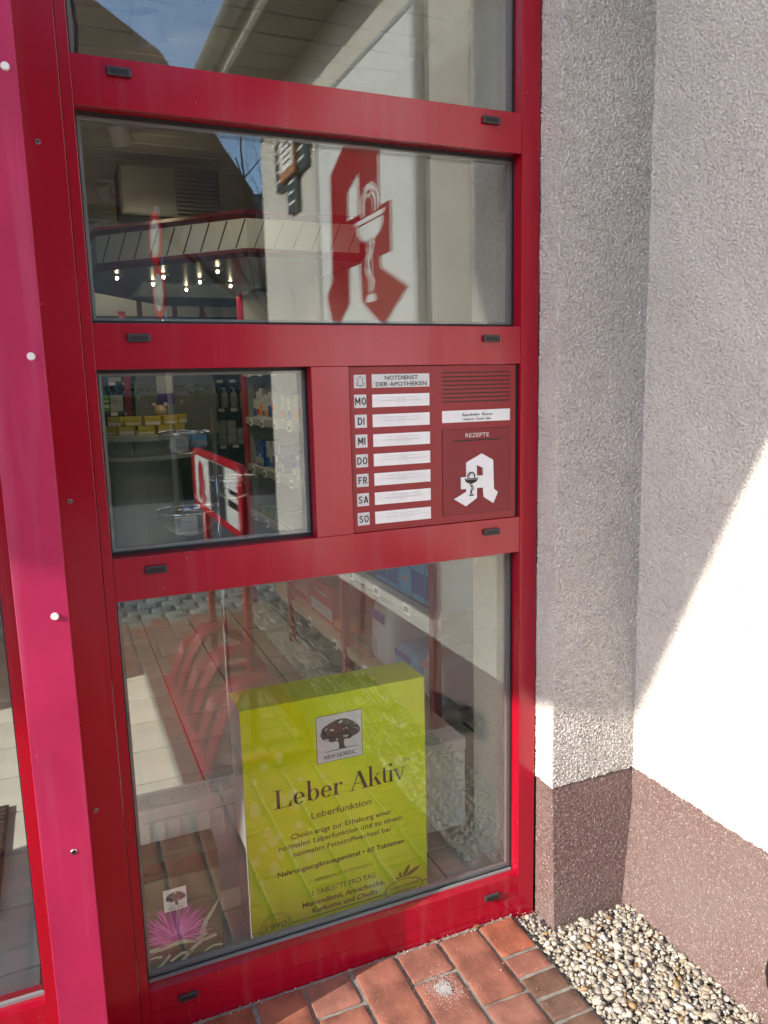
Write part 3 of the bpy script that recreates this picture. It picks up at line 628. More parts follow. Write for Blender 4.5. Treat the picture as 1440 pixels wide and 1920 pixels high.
for x in (-6, -3.6, -1.2):
    for z in (1.0, 3.3):
        wn = keep(MB().box(x-.5, x+.5, yv(14.05), yv(13.97), z, z+1.4).build('window', MATS['dark_pane']), hs)
        q = MB()
        for a in ((x-.58, x-.5, z-.08, z+1.48), (x+.5, x+.58, z-.08, z+1.48), (x-.5, x+.5, z+1.4, z+1.48), (x-.5, x+.5, z-.08, z)): q.box(a[0], a[1], yv(14.1), yv(13.93), a[2], a[3])
        keep(q.build('window_frame', M_white), wn)
M_hedge = mat('hedge_leaf', (.045, .065, .025), .8, var=.4, vscale=3)
hd = thing('hedge', 'dark clipped evergreen hedge across the road, seen in the glass', 'hedge', (4, yv(11), 0))
rg = np.random.default_rng(9); n = 9000
c = np.stack([rg.uniform(-6, 9, n), rg.uniform(yv(11.6), yv(10.4), n), rg.uniform(0, 1.6, n)], 1); q1 = rg.normal(size=(n, 3)); q1 /= np.linalg.norm(q1, axis=1)[:, None]; q2 = np.cross(q1, rg.normal(size=(n, 3))); q2 /= np.linalg.norm(q2, axis=1)[:, None]
V = np.stack([c-q1*.05, c+q2*.03, c+q1*.05, c-q2*.03], 1).reshape(-1, 3); F = np.arange(4*n).reshape(-1, 4)
lv = np_mesh('foliage', V, F, M_hedge); tag(lv, kind='stuff'); keep(lv, hd)
keep(MB().box(-6, 9, yv(11.4), yv(10.6), -.1, 1.45).build('hedge_core', M_hedge), hd)
M_bark = mat('bark', (.055, .045, .035), .9)
tr = thing('bare_tree', 'leafless branching tree against the sky across the road, seen in the glass', 'tree', (2.6, yv(12.5), 0))
tb = MB(); tw = MB(); rt = random.Random(5)
def grow(p, d, ln, r, lev):
    pts = [p]; q = p.copy(); dd = d.copy(); k = 5
    for i in range(k):
        dd = (dd+Vector((rt.uniform(-1, 1), rt.uniform(-1, 1), rt.uniform(-.5, .8)))*.16).normalized(); q = q+dd*(ln/k); pts.append(q.copy())
    rad = [r*(1-.55*i/k) for i in range(k+1)]; (tb if lev < 2 else tw).tube(pts, rad, 7 if lev < 2 else 4, cap=False)
    if lev >= 5: return
    for j in range(3 if lev else 5):
        t = rt.uniform(.45, 1); i = min(k, int(t*k)); a = Vector((rt.uniform(-1, 1), rt.uniform(-1, 1), rt.uniform(-.1, .9))).normalized()
        grow(pts[i], (dd*.55+a*.75).normalized(), ln*rt.uniform(.55, .78), rad[i]*.62, lev+1)
grow(Vector((2.8, yv(12.5), -.1)), Vector((0, 0, 1)), 4.0, .17, 0)
keep(tb.build('trunk', M_bark, smooth=True), tr); keep(tw.build('crown', M_bark), tr)
#SECTION interior
# ------------------------------------------------------------------ shop room
M_iwall = mat('interior_wall', (.30, .295, .275), .85)
M_tile = mat('floor_tile', (.52, .505, .445), .32, .5, var=.12, vscale=3, rnd=.05, rvar=.06)
M_grout = mat('tile_grout', (.17, .16, .14), .9)
fl = MB().box(-3, 1.2, .075, 7, -.09, -.006).build('shop_floor', M_grout); tag(fl, kind='structure')
tm = MB().box(-.143, .143, -.143, .143, -.02, 0).build('floor_tile', M_tile, fl, .0015)
first = True
for i in range(10):
    for j in range(16):
        x = -2.09+.295*i; y = .221+.295*j
        if x > .4 or y > 4.6: continue
        if first: o = tm; first = False
        else: o = bpy.data.objects.new('floor_tile', tm.data); link(o, fl)
        o.location = (x, y, random.uniform(-.0006, .0004))
wl = MB().box(-3, .62, 6.2, 6.35, -.05, 3.1).build('back_wall', M_iwall); tag(wl, kind='structure')
wr = MB().box(.46, .60, .36, 6.2, -.05, 3.1).build('interior_wall_right', M_iwall); tag(wr, kind='structure')
ws = MB().box(-3.1, -3.0, 2.0, 6.2, -.05, 3.1).box(-3.1, -3.0, .31, .55, -.05, 3.1).box(-3.1, -3.0, .55, 2.0, 1.15, 3.1).box(-3.1, -3.0, .55, 2.0, -.05, .2).build('interior_wall_left', M_iwall); tag(ws, kind='structure')
sw = thing('added_side_window', 'added unseen glazed side opening, sized to put a sun patch on the shop floor', 'window', (-3.05, 1.28, .2))  # window added out of view; its opening shapes the sun patch on the tiles
keep(MB().box(-3.06, -3.056, .55, 2.0, .2, 1.15).build('pane', M_glass), sw)
for yy in (.55, 1.96): keep(MB().box(-3.09, -3.01, yy, yy+.04, .2, 1.15).build('frame', M_red), sw)
ce = MB().box(-3, .62, .36, 6.2, 3.03, 3.1).build('ceiling', mat('ceiling_gap', (.01, .01, .009), .9)); tag(ce, kind='structure')
M_plank = mat('grey_ceiling_plank', (.66, .66, .57), .55, var=.1, vscale=2)
pk = MB().box(-3, .46, 0, .170, 0, .025).build('plank', M_plank, ce, .003); pk.location = (0, .36, 3.003)
for k in range(1, 32):
    o = bpy.data.objects.new('plank', pk.data); link(o, ce); o.location = (0, .36+k*.184, 3.003)
# downlights
M_lampglow = mat('lamp_glow', (1, .9, .7), .4, emit=((1, .78, .48), 14))
for k, lab in enumerate(('tilted white ceiling spotlight nearest the window', 'second tilted white ceiling spotlight from the window', 'third ceiling spotlight, behind the hanging canopy', 'fourth ceiling spotlight, deep in the shop', 'farthest ceiling spotlight, at the left over the shop')):
    y = 1.56+k*1.325
    d = thing('spotlight', lab, 'spotlight', (-.74, y, 2.99), group='ceiling spotlights in a row')
    ax = Vector((.35, .5, -1)).normalized()
    MB().box(-.04, .12, -.05, .05, -.01, .008).build('mount', M_white, d, .003)
    MB().tube([(0, 0, -.02), tuple(Vector((0, 0, -.02))+ax*.10)], [.055, .062], 20, cap=True).build('housing', M_white, d, smooth=False)
    p0 = Vector((0, 0, -.02))+ax*.101; a = ax.orthogonal().normalized(); b = ax.cross(a)
    MB().add([tuple(p0+(a*math.cos(j*math.pi/10)+b*math.sin(j*math.pi/10))*.048) for j in range(20)], [tuple(range(20))]).build('lens', M_lampglow, d)
    lt = bpy.data.lights.new('spotlight_light', 'SPOT'); lt.energy = 5; lt.spot_size = 1.7; lt.spot_blend = .6; lt.color = (1, .86, .66); lt.shadow_soft_size = .05
    lo = bpy.data.objects.new('spotlight_light', lt); link(lo, d); lo.location = p0+ax*.02; lo.rotation_euler = ax.to_track_quat('-Z', 'Y').to_euler()
cab = MB().tube([(-1.096, .12, 2.45), (-1.082, .12, 2.36), (-1.077, .12, 2.30), (-1.082, .12, 2.25), (-1.098, .12, 2.205)], .004, 8).build('cable', M_black, smooth=True)
tag(cab, 'black cable hanging behind the glass in the top left field', 'cable')
# hanging canopy: octagon with red rails, pale louvred panels and halogen lamps below
can = thing('hanging_canopy', 'hanging counter canopy with red rails and pale slanted louvres', 'canopy', (0, 3.6, 2.25))
M_darkred = mat('dark_red_rail', srgb(96, 10, 22), .4)
M_louvre = mat('pale_louvre', (.55, .56, .53), .5)
oct_ = [(-.89, 3.0), (-.2, 2.3), (.42, 2.3), (.44, 4.8), (-.3, 4.8), (-.93, 3.9)]
for i in range(len(oct_)):
    a = Vector((*oct_[i], 0)); b = Vector((*oct_[(i+1) % len(oct_)], 0))
    for zr in (2.235, 2.425): keep(MB().tube([a+Vector((0, 0, zr)), b+Vector((0, 0, zr))], .022, 4).build('rail', M_darkred), can)
    n = Vector(((b-a).y, -(b-a).x, 0)).normalized()
    keep(MB().quad(*[tuple(v) for v in (a+Vector((0, 0, 2.255)), b+Vector((0, 0, 2.255)), b+Vector((0, 0, 2.405)), a+Vector((0, 0, 2.405)))]).build('panel', M_louvre), can)
    if i in (0, 1):
        k = 9 if i == 0 else 6
        for j in range(k):
            s0 = a.lerp(b, (j+.35)/k); s1 = a.lerp(b, min(1, (j+.95)/k))
            keep(MB().tube([s0+n*.004*-1+Vector((0, 0, 2.26)), s1+n*-.004+Vector((0, 0, 2.40))], .006, 4).build('louvre_joint', M_black), can)
keep(MB().poly([oct_[::-1]], (0, 0, 2.215), (1, 0, 0), (0, 1, 0), .012).build('soffit', mat('dark_soffit', (.10, .10, .085), .35)), can)
M_hal = mat('halogen_glow', (1, .9, .7), .4, emit=((1, .80, .5), 16))
for (x, y) in ((-.78, 3.12), (-.53, 3.02), (-.31, 3.58), (-.29, 3.19), (-.27, 2.74), (-.07, 3.33), (-.55, 3.35)):
    lr = keep(MB().lathe([(.035, 0), (.035, -.006), (.022, -.012)], (x, y, 2.214), 14).build('lamp_rim', M_steel, smooth=True), can)
    keep(MB().lathe([(.0, -.022), (.006, -.019), (.008, -.013), (.007, -.005)], (x, y, 2.208), 10).build('halogen_bulb', M_hal, smooth=True), lr)
lt = bpy.data.lights.new('canopy_light', 'AREA'); lt.energy = 1.6; lt.size = .7; lt.color = (1, .85, .62); lo = bpy.data.objects.new('canopy_light', lt); link(lo); keep(lo, can); lo.location = (-.3, 3.3, 2.16)
ac = thing('air_conditioner', 'pale grey wall-hung air conditioner box with a louvred grille under the ceiling', 'air conditioner', (-.4, 3.5, 2.6))
keep(MB().box(-.70, -.08, 3.45, 3.75, 2.62, 2.93).build('casing', mat('pale_plastic', (.13, .13, .115), .5), bevel=.02), ac)
for k in range(11): keep(MB().box(-.36, -.10, 3.435, 3.4495, 2.645+k*.025, 2.657+k*.025).build('louvre', mat('grille_slat', (.09, .09, .08), .5)), ac)
# ------------------------------------------------------------------ long shelf unit along the right side
shelf = thing('shelf_unit', 'long white perforated shelf unit with red posts along the right side of the shop', 'shelf', (.25, 2.2, 0))
M_shelf = mat('shelf_white', (.36, .355, .33), .5); M_shelfdark = mat('shelf_dark', (.06, .06, .065), .4); M_wood = mat('pale_board', (.55, .42, .29), .55, var=.1, vscale=9)
def S(o): return keep(o, shelf)
S(MB().box(.43, .458, .70, 3.62, 0, 1.7).build('back_panel', M_shelf))
for y, zt in ((.72, 1.06), (1.70, .66), (2.66, .66), (3.62, 2.2)): S(MB().box(.03, .065, y-.018, y+.018, 0, zt).build('post', M_red, bevel=.003))
S(MB().box(.07, .43, 3.615, 3.632, .0, 2.2).build('end_panel', M_shelf))
for k in range(22): S(MB().box(.12, .128, 3.612, 3.615, .5+k*.07, .508+k*.07).build('peg_hole', M_black))
levels = [.265, .69, 1.02, 1.345, 1.67]
for i, z in enumerate(levels):
    S(MB().box(.07, .43, .74, 3.61, z-.03, z-.004).build('shelf_board', M_wood if i == 0 else (M_shelfdark if i == 1 else M_shelf)))
    S(MB().box(.045, .0695, .74, 3.60, z-.045, z+.0).build('shelf_edge', M_wood if i == 0 else M_shelf))
    for k in range(9 if i else 6):
        y = (.95+k*.31) if i else (1.0+k*.42)
        t = S(MB().box(.036, .0445, y-.03, y+.03, z-.052, z-.006).build('price_tag', M_white)); 
        keep(MB().box(.0352, .0359, y-.02, y+.02, z-.042, z-.020).build('tag_print', M_ink), t)
ORD = ['first', 'second', 'third', 'fourth', 'fifth', 'sixth', 'seventh', 'eighth', 'ninth', 'tenth']
ORD += ['eleventh', 'twelfth', 'thirteenth', 'fourteenth', 'fifteenth', 'sixteenth', 'seventeenth', 'eighteenth', 'nineteenth', 'twentieth', 'twenty-first', 'twenty-second', 'twenty-third', 'twenty-fourth', 'twenty-fifth', 'twenty-sixth', 'twenty-seventh']
PAL = {'red': srgb(190, 30, 30), 'orange': srgb(225, 130, 40), 'blue': srgb(30, 80, 160), 'ltblue': srgb(90, 160, 205), 'green': srgb(90, 140, 50), 'yellow': srgb(168, 150, 30), 'white': (.50, .50, .49), 'purple': srgb(70, 40, 130), 'pink': srgb(215, 130, 140), 'grey': (.35, .35, .36), 'dkgreen': srgb(20, 90, 70), 'beige': srgb(150, 132, 108)}
PM = {k: mat('print_'+k, v, .45) for k, v in PAL.items()}
def carton(x0, x1, y0, y1, z, h, base, band, face, label, group=None, name='carton'):
    """printed cardboard pack: body, coloured front field and a print line; face = '-x' or '-y'"""
    o = MB().box(-(x1-x0)/2, (x1-x0)/2, -(y1-y0)/2, (y1-y0)/2, 0, h).build(name, PM[base], None, .0012); o.location = ((x0+x1)/2, (y0+y1)/2, z)
    tag(o, label, 'pack', group); hx, hy = (x1-x0)/2, (y1-y0)/2
    lo_, hi_ = random.choice(((.08, .42), (.1, .5), (.5, .85), (.15, .35)))
    if face == '-x':
        MB().box(-hx-.0009, -hx-.0002, -hy+.003, hy-.003, h*lo_, h*hi_).build('front_print', PM[band], o); MB().box(-hx-.0009, -hx-.0002, -hy*.6, hy*.6, h*(.68 if hi_ < .6 else .25), h*(.76 if hi_ < .6 else .32)).build('print_line', M_inkgrey, o)
    else:
        MB().box(-hx+.003, hx-.003, -hy-.0009, -hy-.0002, h*lo_, h*hi_).build('front_print', PM[band], o); MB().box(-hx*.6, hx*.6, -hy-.0009, -hy-.0002, h*(.68 if hi_ < .6 else .25), h*(.76 if hi_ < .6 else .32)).build('print_line', M_inkgrey, o)
    return o
rows = {2: [('white', 'blue'), ('white', 'purple'), ('blue', 'white')], 3: [('white', 'red'), ('white', 'blue'), ('white', 'orange')], 4: [('white', 'red'), ('white', 'orange'), ('white', 'green')]}
nm = {2: 'third shelf from the floor', 3: 'fourth shelf from the floor', 4: 'fifth shelf from the floor'}
for i, cols in rows.items():
    y = 3.52; q_ = 0
    while y > 2.0:
        if random.random() < .22: y -= .08; continue
        wd = random.choice((.06, .075, .09)); h = random.uniform(.12, .2); b, c2 = random.choice(cols)
        carton(.085, .22, y-wd, y-.004, levels[i]-.004, h, b, c2, '-x', '%s carton with %s print, %s from far end, %s' % (b, c2, ORD[q_], nm[i]), 'medicine cartons on the right shelf'); y -= wd; q_ += 1
y = 3.45
for k in range(5):
    yy = 3.40-k*.16
    carton(.08, .25, yy-.13, yy, levels[1]-.004, .055+.02*(k % 2), 'green' if k < 3 else 'grey', 'yellow' if k < 3 else 'white', '-x', ('green' if k < 3 else 'grey')+' flat pack on the second shelf, %s from the red post' % ORD[k], 'flat packs on the second shelf')
# near lower part: incontinence packs, blue packs, red carton, orange packs
def soft_pack(name, x0, x1, y0, y1, z, h, base, band, label, tilt=0, cat='pack'):
    bm = bmesh.new(); bmesh.ops.create_cube(bm, size=1); bmesh.ops.subdivide_edges(bm, edges=list(bm.edges), cuts=5, use_grid_fill=True)
    sx, sy = x1-x0, y1-y0
    for v in bm.verts:
        p = v.co*2; k = .90; ln = (abs(p.x)**5+abs(p.y)**5+abs(p.z)**5)**(1/5)
        p = p/ln*(1-.04*math.sin(p.y*9+p.z*4)*.5); v.co = Vector((p.x*sx/2, p.y*sy/2, (p.z+1)*h/2))
    me = bpy.data.meshes.new(name); bm.to_mesh(me); bm.free(); me.shade_smooth(); me.materials.append(PM[base])
    o = bpy.data.objects.new(name, me); link(o); o.location = ((x0+x1)/2, (y0+y1)/2, z); o.rotation_euler = (tilt, 0, 0); tag(o, label, cat)
    MB().box(-sx/2-.003, -sx/2-.0015, -sy*.34, sy*.34, h*.72, h*.86).build('brand_band', PM[band], o); MB().box(-sx/2-.003, -sx/2-.0015, sy*.05, sy*.3, h*.25, h*.45).build('print_field', PM['grey'], o)
    return o
z0 = levels[0]-.004
soft_pack('soft_pack', .07, .36, 1.22, 1.45, z0, .33, 'white', 'purple', 'white plastic-wrapped hygiene pack with dark blue corner on the lowest shelf', 0)
soft_pack('soft_pack', .08, .36, .98, 1.20, z0, .19, 'ltblue', 'blue', 'light blue hygiene pack lying beside the white pack on the lowest shelf')
soft_pack('soft_pack', .10, .36, .77, .965, z0, .22, 'white', 'pink', 'white and pink hygiene pack at the near end of the lowest shelf')
carton(.10, .36, 2.05, 2.42, z0, .20, 'red', 'white', '-x', 'large red carton on the lowest shelf of the right unit')
carton(.09, .30, 1.76, 2.0, z0, .05, 'orange', 'red', '-x', 'flat orange pack lying on the lowest shelf')
carton(.09, .26, 1.50, 1.68, z0, .06, 'beige', 'orange', '-x', 'flat beige pack lying on the lowest shelf')
carton(.10, .34, 2.5, 2.75, z0, .14, 'pink', 'red', '-x', 'pink carton behind the red carton on the lowest shelf')
for k, lab in enumerate(('light blue carton at the near end of the second shelf', 'second light blue carton from the near end of the second shelf', 'third light blue carton from the near end of the second shelf', 'fourth light blue carton from the near end of the second shelf', 'fifth light blue carton from the near end of the second shelf')):
    carton(.09, .30, .765+k*.125, .88+k*.125, levels[1]-.004, .24, 'ltblue', 'blue', '-x', lab, 'light blue cartons on the second shelf')
# ------------------------------------------------------------------ back shelf wall
bs = thing('back_shelf', 'dark wall shelf with red posts at the back of the shop', 'shelf', (-.3, 5.0, 0))
M_bdark = mat('dark_shelf_back', (.035, .037, .035), .6)
for a, m in (((-1.4, .44, 5.02, 5.06, 0, 2.15), M_bdark), ):
    keep(MB().box(*a).build('back_panel', m), bs)
for x in (-.64, .40, -.02, -1.3): keep(MB().box(x-.025, x+.025, 4.62, 4.66, 0, 2.15).build('post', M_red), bs)
for z in (.75, 1.08, 1.385, 1.62, 1.9):
    keep(MB().box(-1.38, .42, 4.67, 5.02, z-.02, z).build('shelf_board', M_shelfdark), bs)
    for k in range(16): keep(MB().box(-1.3+k*.105, -1.25+k*.105, 4.655, 4.668, z-.03, z-.004).build('price_tag', M_white), bs)
for k in range(4):
    x = .06+k*.08; o = MB().lathe([(.028, 0), (.03, .01), (.03, .11), (.02, .125), (.008, .128), (.008, .15), (.016, .152), (.016, .165), (.004, .167)], (0, 0, 0), 14).build('pump_bottle', PM['white'], None, smooth=True)
    o.location = (x, 4.75, 1.385); tag(o, 'white pump bottle on the dark back shelf, %s from the left' % ORD[k], 'bottle', 'pump bottles on the back shelf')
    MB().box(-.022, .022, -.0315, -.0305, .03, .09).build('label_print', PM['grey'], o); MB().box(-.03, .004, -.006, .006, .158, .168).build('spout', PM['white'], o)
for k in range(4):
    for j in range(3 if k < 2 else 2):
        carton(.06+k*.082, .13+k*.082, 4.70, 4.80, 1.08+j*.066, .064, 'white', 'grey', '-y', 'small white carton in the %s stack under the pump bottles, %s from its bottom' % (ORD[k], ORD[j]), 'white cartons on the back shelf')
for (z, cols, lab) in ((1.62, ('dkgreen', 'blue'), 'dark green carton on the upper left of the back shelf'), (1.385, ('green', 'white'), 'green and white carton on the middle left of the back shelf'), (1.08, ('beige', 'grey'), 'beige carton on the lower left of the back shelf'), (.75, ('beige', 'orange'), 'beige carton near the bottom left of the back shelf')):
    for k in range(6):
        for j in range(2): carton(-1.27+k*.1, -1.175+k*.1, 4.70, 4.80, z+j*.066, .063, cols[0] if k % 2 == 0 else 'white', cols[1], '-y', (lab if k % 2 == 0 else 'white carton on the '+lab.split(' on the ')[-1].split(' near the ')[-1])+', %s from left, %s' % (ORD[k], 'upper' if j else 'under'), 'cartons on the left of the back shelf')
# upper red lattice posts beyond
for k, x in enumerate((-.42, -.12, .12)):
    o = MB().box(x-.02, x+.02, 5.4, 5.44, 0, 2.35).build('red_post', M_darkred); tag(o, ('left', 'middle', 'right')[k]+' slim dark red post at the back of the shop', 'post', 'slim posts at the back')
# ------------------------------------------------------------------ round display counter with yellow boxes
ct = thing('display_counter', 'round grey two-tier display counter in the middle of the shop', 'counter', (-.62, 3.9, 0))
M_cgrey = mat('counter_grey', (.26, .285, .285), .45)
for nm_, pr in (('base', [(.24, 0), (.24, 1.08)]), ('lower_tier', [(.36, 1.082), (.36, 1.11)]), ('drum', [(.31, 1.112), (.31, 1.212)]), ('top', [(.37, 1.214), (.37, 1.25)])):
    keep(MB().lathe(pr, (-.62, 3.9, 0), 40).build(nm_, M_cgrey, smooth=False), ct)
keep(MB().box(-.74, -.73, 3.57, 3.62, 1.112, 1.212).build('divider', M_cgrey), ct)
for j in range(2):
    for k in range(5):
        a = math.radians(222+k*23+(8 if j else 0)); r = .30
        o = carton(-.052, .052, -.02, .02, 0, .062, 'yellow', 'white', '-y', 'yellow carton on the round counter, %s from the left in the %s row' % (ORD[k], 'upper' if j else 'lower'), 'yellow cartons on the round counter')
        o.location = (-.62+r*math.cos(a), 3.9+r*math.sin(a), 1.25+j*.064); o.rotation_euler = (0, 0, a+math.pi/2)
ar = thing('poster_stand', 'tall grey arched stand with a purple and white poster behind the counter', 'poster stand', (-.4, 4.3, 0))
ap = [(-.62, 1.2), (-.02, 1.2), (-.02, 1.55)]+[(-.02-.30*(1-math.cos(math.radians(a))), 1.55+.27*math.sin(math.radians(a))) for a in range(10, 180, 14)]+[(-.62, 1.55)]
keep(MB().poly([ap], (0, 4.32, 0), *XZ, .03).build('arch', mat('panel_grey', (.13, .13, .12), .6)), ar)
keep(MB().box(-.60, -.04, 4.26, 4.34, 0, 1.2).build('foot', M_bdark), ar)
keep(MB().box(-.46, -.34, 4.284, 4.288, 1.52, 1.74).build('poster', PM['white']), ar); keep(MB().box(-.46, -.34, 4.284, 4.288, 1.44, 1.519).build('poster', PM['purple']), ar)
ty = thing('soft_toy', 'pale soft toy sitting among cartons on the round counter', 'toy', (-.50, 3.86, 1.25))
keep(MB().lathe([(.0, 0), (.05, .01), (.06, .05), (.045, .09), (.03, .10), (.045, .12), (.05, .15), (.035, .185), (0, .195)], (-.50, 3.86, 1.25), 16).build('body', PM['beige'], smooth=True), ty)
for s in (-1, 1): keep(MB().lathe([(0, 0), (.016, .006), (.02, .02), (.012, .034), (0, .04)], (-.50+s*.04, 3.86, 1.42), 10).build('ear', PM['beige'], smooth=True), ty)
# ------------------------------------------------------------------ clear bowls on a chrome pole
bw = thing('bowl_stand', 'chrome pole stand carrying clear plastic bowls just inside the window', 'display stand', (-.68, 1.0, 0))
M_chrome = mat('chrome', (.75, .75, .75), .08, metal=1)
keep(MB().tube([(-.677, 1.0, .01), (-.677, 1.0, 1.475)], .0085, 14).build('pole', M_chrome, smooth=True), bw)
keep(MB().lathe([(.16, 0), (.16, .008), (.02, .02), (.012, .04)], (-.677, 1.0, 0), 24).build('base', M_chrome, smooth=True), bw)
for (x, y, z, r) in ((-.775, 1.0, 1.40, .092), (-.80, .88, 1.145, .105), (-.60, 1.08, 1.22, .095)):
    pr = [(r*math.sin(math.radians(a)), -r*.82*math.cos(math.radians(a))) for a in range(0, 91, 10)]
    bo = keep(MB().lathe(pr, (x, y, z), 32).build('bowl', M_clear, smooth=True), bw)
    n = 28; keep(MB().tube([(x+r*math.cos(2*math.pi*j/n), y+r*math.sin(2*math.pi*j/n), z) for j in range(n+2)], .0028, 6, cap=False).build('bowl_rim', M_chrome, smooth=True), bo)
    dx, dy = -.677-x, 1.0-y; d = math.hypot(dx, dy)
    if d > r: keep(MB().tube([(x+dx/d*r, y+dy/d*r, z), (-.677, 1.0, z)], .004, 6).build('arm', M_chrome), bw)
for (x, y, z, c_, s, lab) in ((-.80, .99, 1.345, 'white', .03, 'small white pack lying in the top clear bowl'), (-.735, 1.01, 1.36, 'ltblue', .032, 'small light blue pack lying in the top clear bowl'), (-.81, .88, 1.075, 'white', .035, 'small white pack lying in the lower left clear bowl')):
    carton(x-s, x+s, y-s*.6, y+s*.6, z-.01, s*1.6, c_, 'grey', '-y', lab)
# ------------------------------------------------------------------ radiator along the window
rad = thing('radiator', 'low cream convector radiator with a slotted top grille behind the window', 'radiator', (-.55, .42, 0))
M_rad = mat('cream_enamel', (.80, .78, .68), .4)
def Q(o): return keep(o, rad)
X0, X1, Y0, Y1, ZT = -1.079, -.035, .345, .445, .392
Q(MB().box(X0, X1, Y0+.002, Y0+.012, .08, ZT-.04).build('front_plate', M_rad, bevel=.003)); Q(MB().box(X0, X1, Y1-.012, Y1, .08, ZT).build('back_plate', M_rad, bevel=.003))
Q(MB().box(X0, X0+.012, Y0+.0125, Y1-.0125, .08, ZT).build('end_plate', M_rad)); Q(MB().box(X1-.012, X1, Y0+.0125, Y1-.0125, .08, ZT).build('end_plate', M_rad))
Q(MB().box(X0, X1, Y0-.004, Y0+.012, ZT-.038, ZT).build('top_band', M_rad, bevel=.003))
Q(MB().box(X0+.012, X1-.012, Y0+.012, Y1-.012, .3, ZT-.03).build('inner_core', M_black))
for k in range(26): Q(MB().box(X0+.10+k*.036, X0+.104+k*.036, Y0+.012, Y1-.012, ZT-.012, ZT-.002).build('grille_bar', M_rad))
for k in range(6): Q(MB().box(X0+.04, X1-.012, Y0+.0125+k*.0135, Y0+.0175+k*.0135, ZT-.011, ZT-.001).build('grille_slat', M_rad))
Q(MB().box(X0+.012, X0+.04, Y0+.012, Y1-.012, ZT-.012, ZT-.001).build('grille_end', M_rad))
for k in range(24): Q(MB().box(X0+.03+k*.042, X0+.034+k*.042, Y0-.0015, Y0+.002, .1, ZT-.05).build('flute', M_rad))
for x in (X0+.15, X1-.15): Q(MB().box(x-.02, x+.02, Y0+.03, Y1-.03, 0, .08).build('foot', M_rad))
# ------------------------------------------------------------------ large display box
box = thing('display_box', 'large lime green tablet box display standing inside the window', 'display box', (-.535, .26, 0))
def B(o): return keep(o, box)
bX0, bX1, bY0, bY1, bZ = -.8065, -.2585, .190, .330, .698
B(MB().quad((bX0, bY0, .001), (bX1, bY0, .001), (bX1, bY0, bZ), (bX0, bY0, bZ)).quad((bX1, bY0, .001), (bX1, bY1, .001), (bX1, bY1, bZ), (bX1, bY0, bZ)).quad((bX0, bY0, bZ), (bX1, bY0, bZ), (bX1, bY1, bZ), (bX0, bY1, bZ), 1).quad((bX0, bY1, .001), (bX0, bY0, .001), (bX0, bY0, bZ), (bX0, bY1, bZ), 2).quad((bX1, bY1, .001), (bX0, bY1, .001), (bX0, bY1, bZ), (bX1, bY1, bZ), 2).build('carton', [M_lime, M_limetopshade, M_cardboard]))
OB = (0, bY0-.0003, 0)
def bt(body, x0, x1, z, cap_, m=M_inkbrown, bold=.0): return B(txt(body, OB, *XZ, x0, x1, z, cap_, m, None, bold=bold))
blot = MB(); rb = random.Random(12)
for k in range(34):
    x = rb.uniform(bX0+.02, bX0+.19) if k < 24 else rb.uniform(bX0+.02, bX1-.04); z = rb.uniform(.16, .56) if k < 24 else rb.uniform(.45, .66)
    rr_ = rb.uniform(.008, .017); e = [(a*rb.uniform(.86, 1.1), b) for a, b in ellipse(0, 0, rr_, rr_*rb.uniform(.8, 1.5), 12)]
    blot.poly([[(x+a, z+b) for a, b in e]], (0, bY0-.0001-k*.000004, 0), *XZ, 0)
B(blot.build('printed_blots', M_limepale))
B(MB().box(-.5965, -.4585, bY0-.0006, bY0-.0002, .4985, .6390).build('logo_border', M_inkbrown)); lf_ = B(MB().box(-.5950, -.4600, bY0-.0010, bY0-.0007, .5000, .6375).build('logo_field', M_signwhite))
def tree_logo(o, ux, uy, x0, z0, s):
    """broad oak: crown with notches, trunk, ground line; s = side of the square, x0,z0 = lower left corner"""
    m = MB(); T = lambda pts: [(x0+((px-30)/1215-(0))*s, z0+(1-((py-225+(px-30)*.214)/1250))*s) for px, py in pts]
    crown = [(150, 590), (175, 510), (240, 450), (300, 410), (380, 350), (470, 300), (560, 250), (680, 215), (780, 200), (870, 215), (960, 255), (1040, 290), (1110, 350), (1170, 420), (1195, 490), (1185, 550), (1130, 620), (1050, 665), (970, 705), (940, 745), (870, 770), (790, 768), (750, 800), (745, 900), (760, 970), (800, 1005), (600, 1060), (612, 980), (605, 890), (575, 845), (535, 835), (470, 865), (400, 875), (330, 850), (235, 835), (170, 790), (135, 730), (130, 670)]
    m.poly([T(crown)], o, ux, uy, 0)
    m.poly([T([(240, 1150), (600, 1050), (1110, 945), (1110, 960), (600, 1072), (240, 1163)])], o, ux, uy, 0)
    w = MB(); n = Vector(ux).cross(Vector(uy))*.0003; o2 = Vector(o)+n
    for f in ([(225, 560), (300, 480), (318, 495), (250, 555)], [(375, 545), (410, 510), (475, 520), (478, 575), (440, 555)], [(605, 320), (640, 290), (735, 240), (700, 300), (660, 350), (630, 335)], [(735, 480), (770, 520), (760, 530), (740, 510)], [(780, 480), (830, 450), (860, 495), (820, 480)], [(735, 665), (775, 665), (745, 735)], [(750, 755), (800, 680), (865, 660), (850, 715), (800, 710)], [(525, 795), (555, 760), (595, 805), (560, 800)], [(210, 780), (260, 795), (350, 795), (330, 830), (250, 815)], [(1010, 340), (1080, 345), (1050, 365)], [(1030, 460), (1070, 465), (1050, 480)], [(1085, 455), (1150, 490), (1130, 500)]):
        w.poly([T(f)], o2, ux, uy, 0)
    return m, w
m_, w_ = tree_logo((0, bY0-.0013, 0), *XZ, -.595, .500, .136)
M_logo = mat('logo_brown', (.085, .075, .065), .5)
keep(m_.build('tree_logo', M_logo), lf_); keep(w_.build('tree_logo_gaps', M_signwhite), lf_)
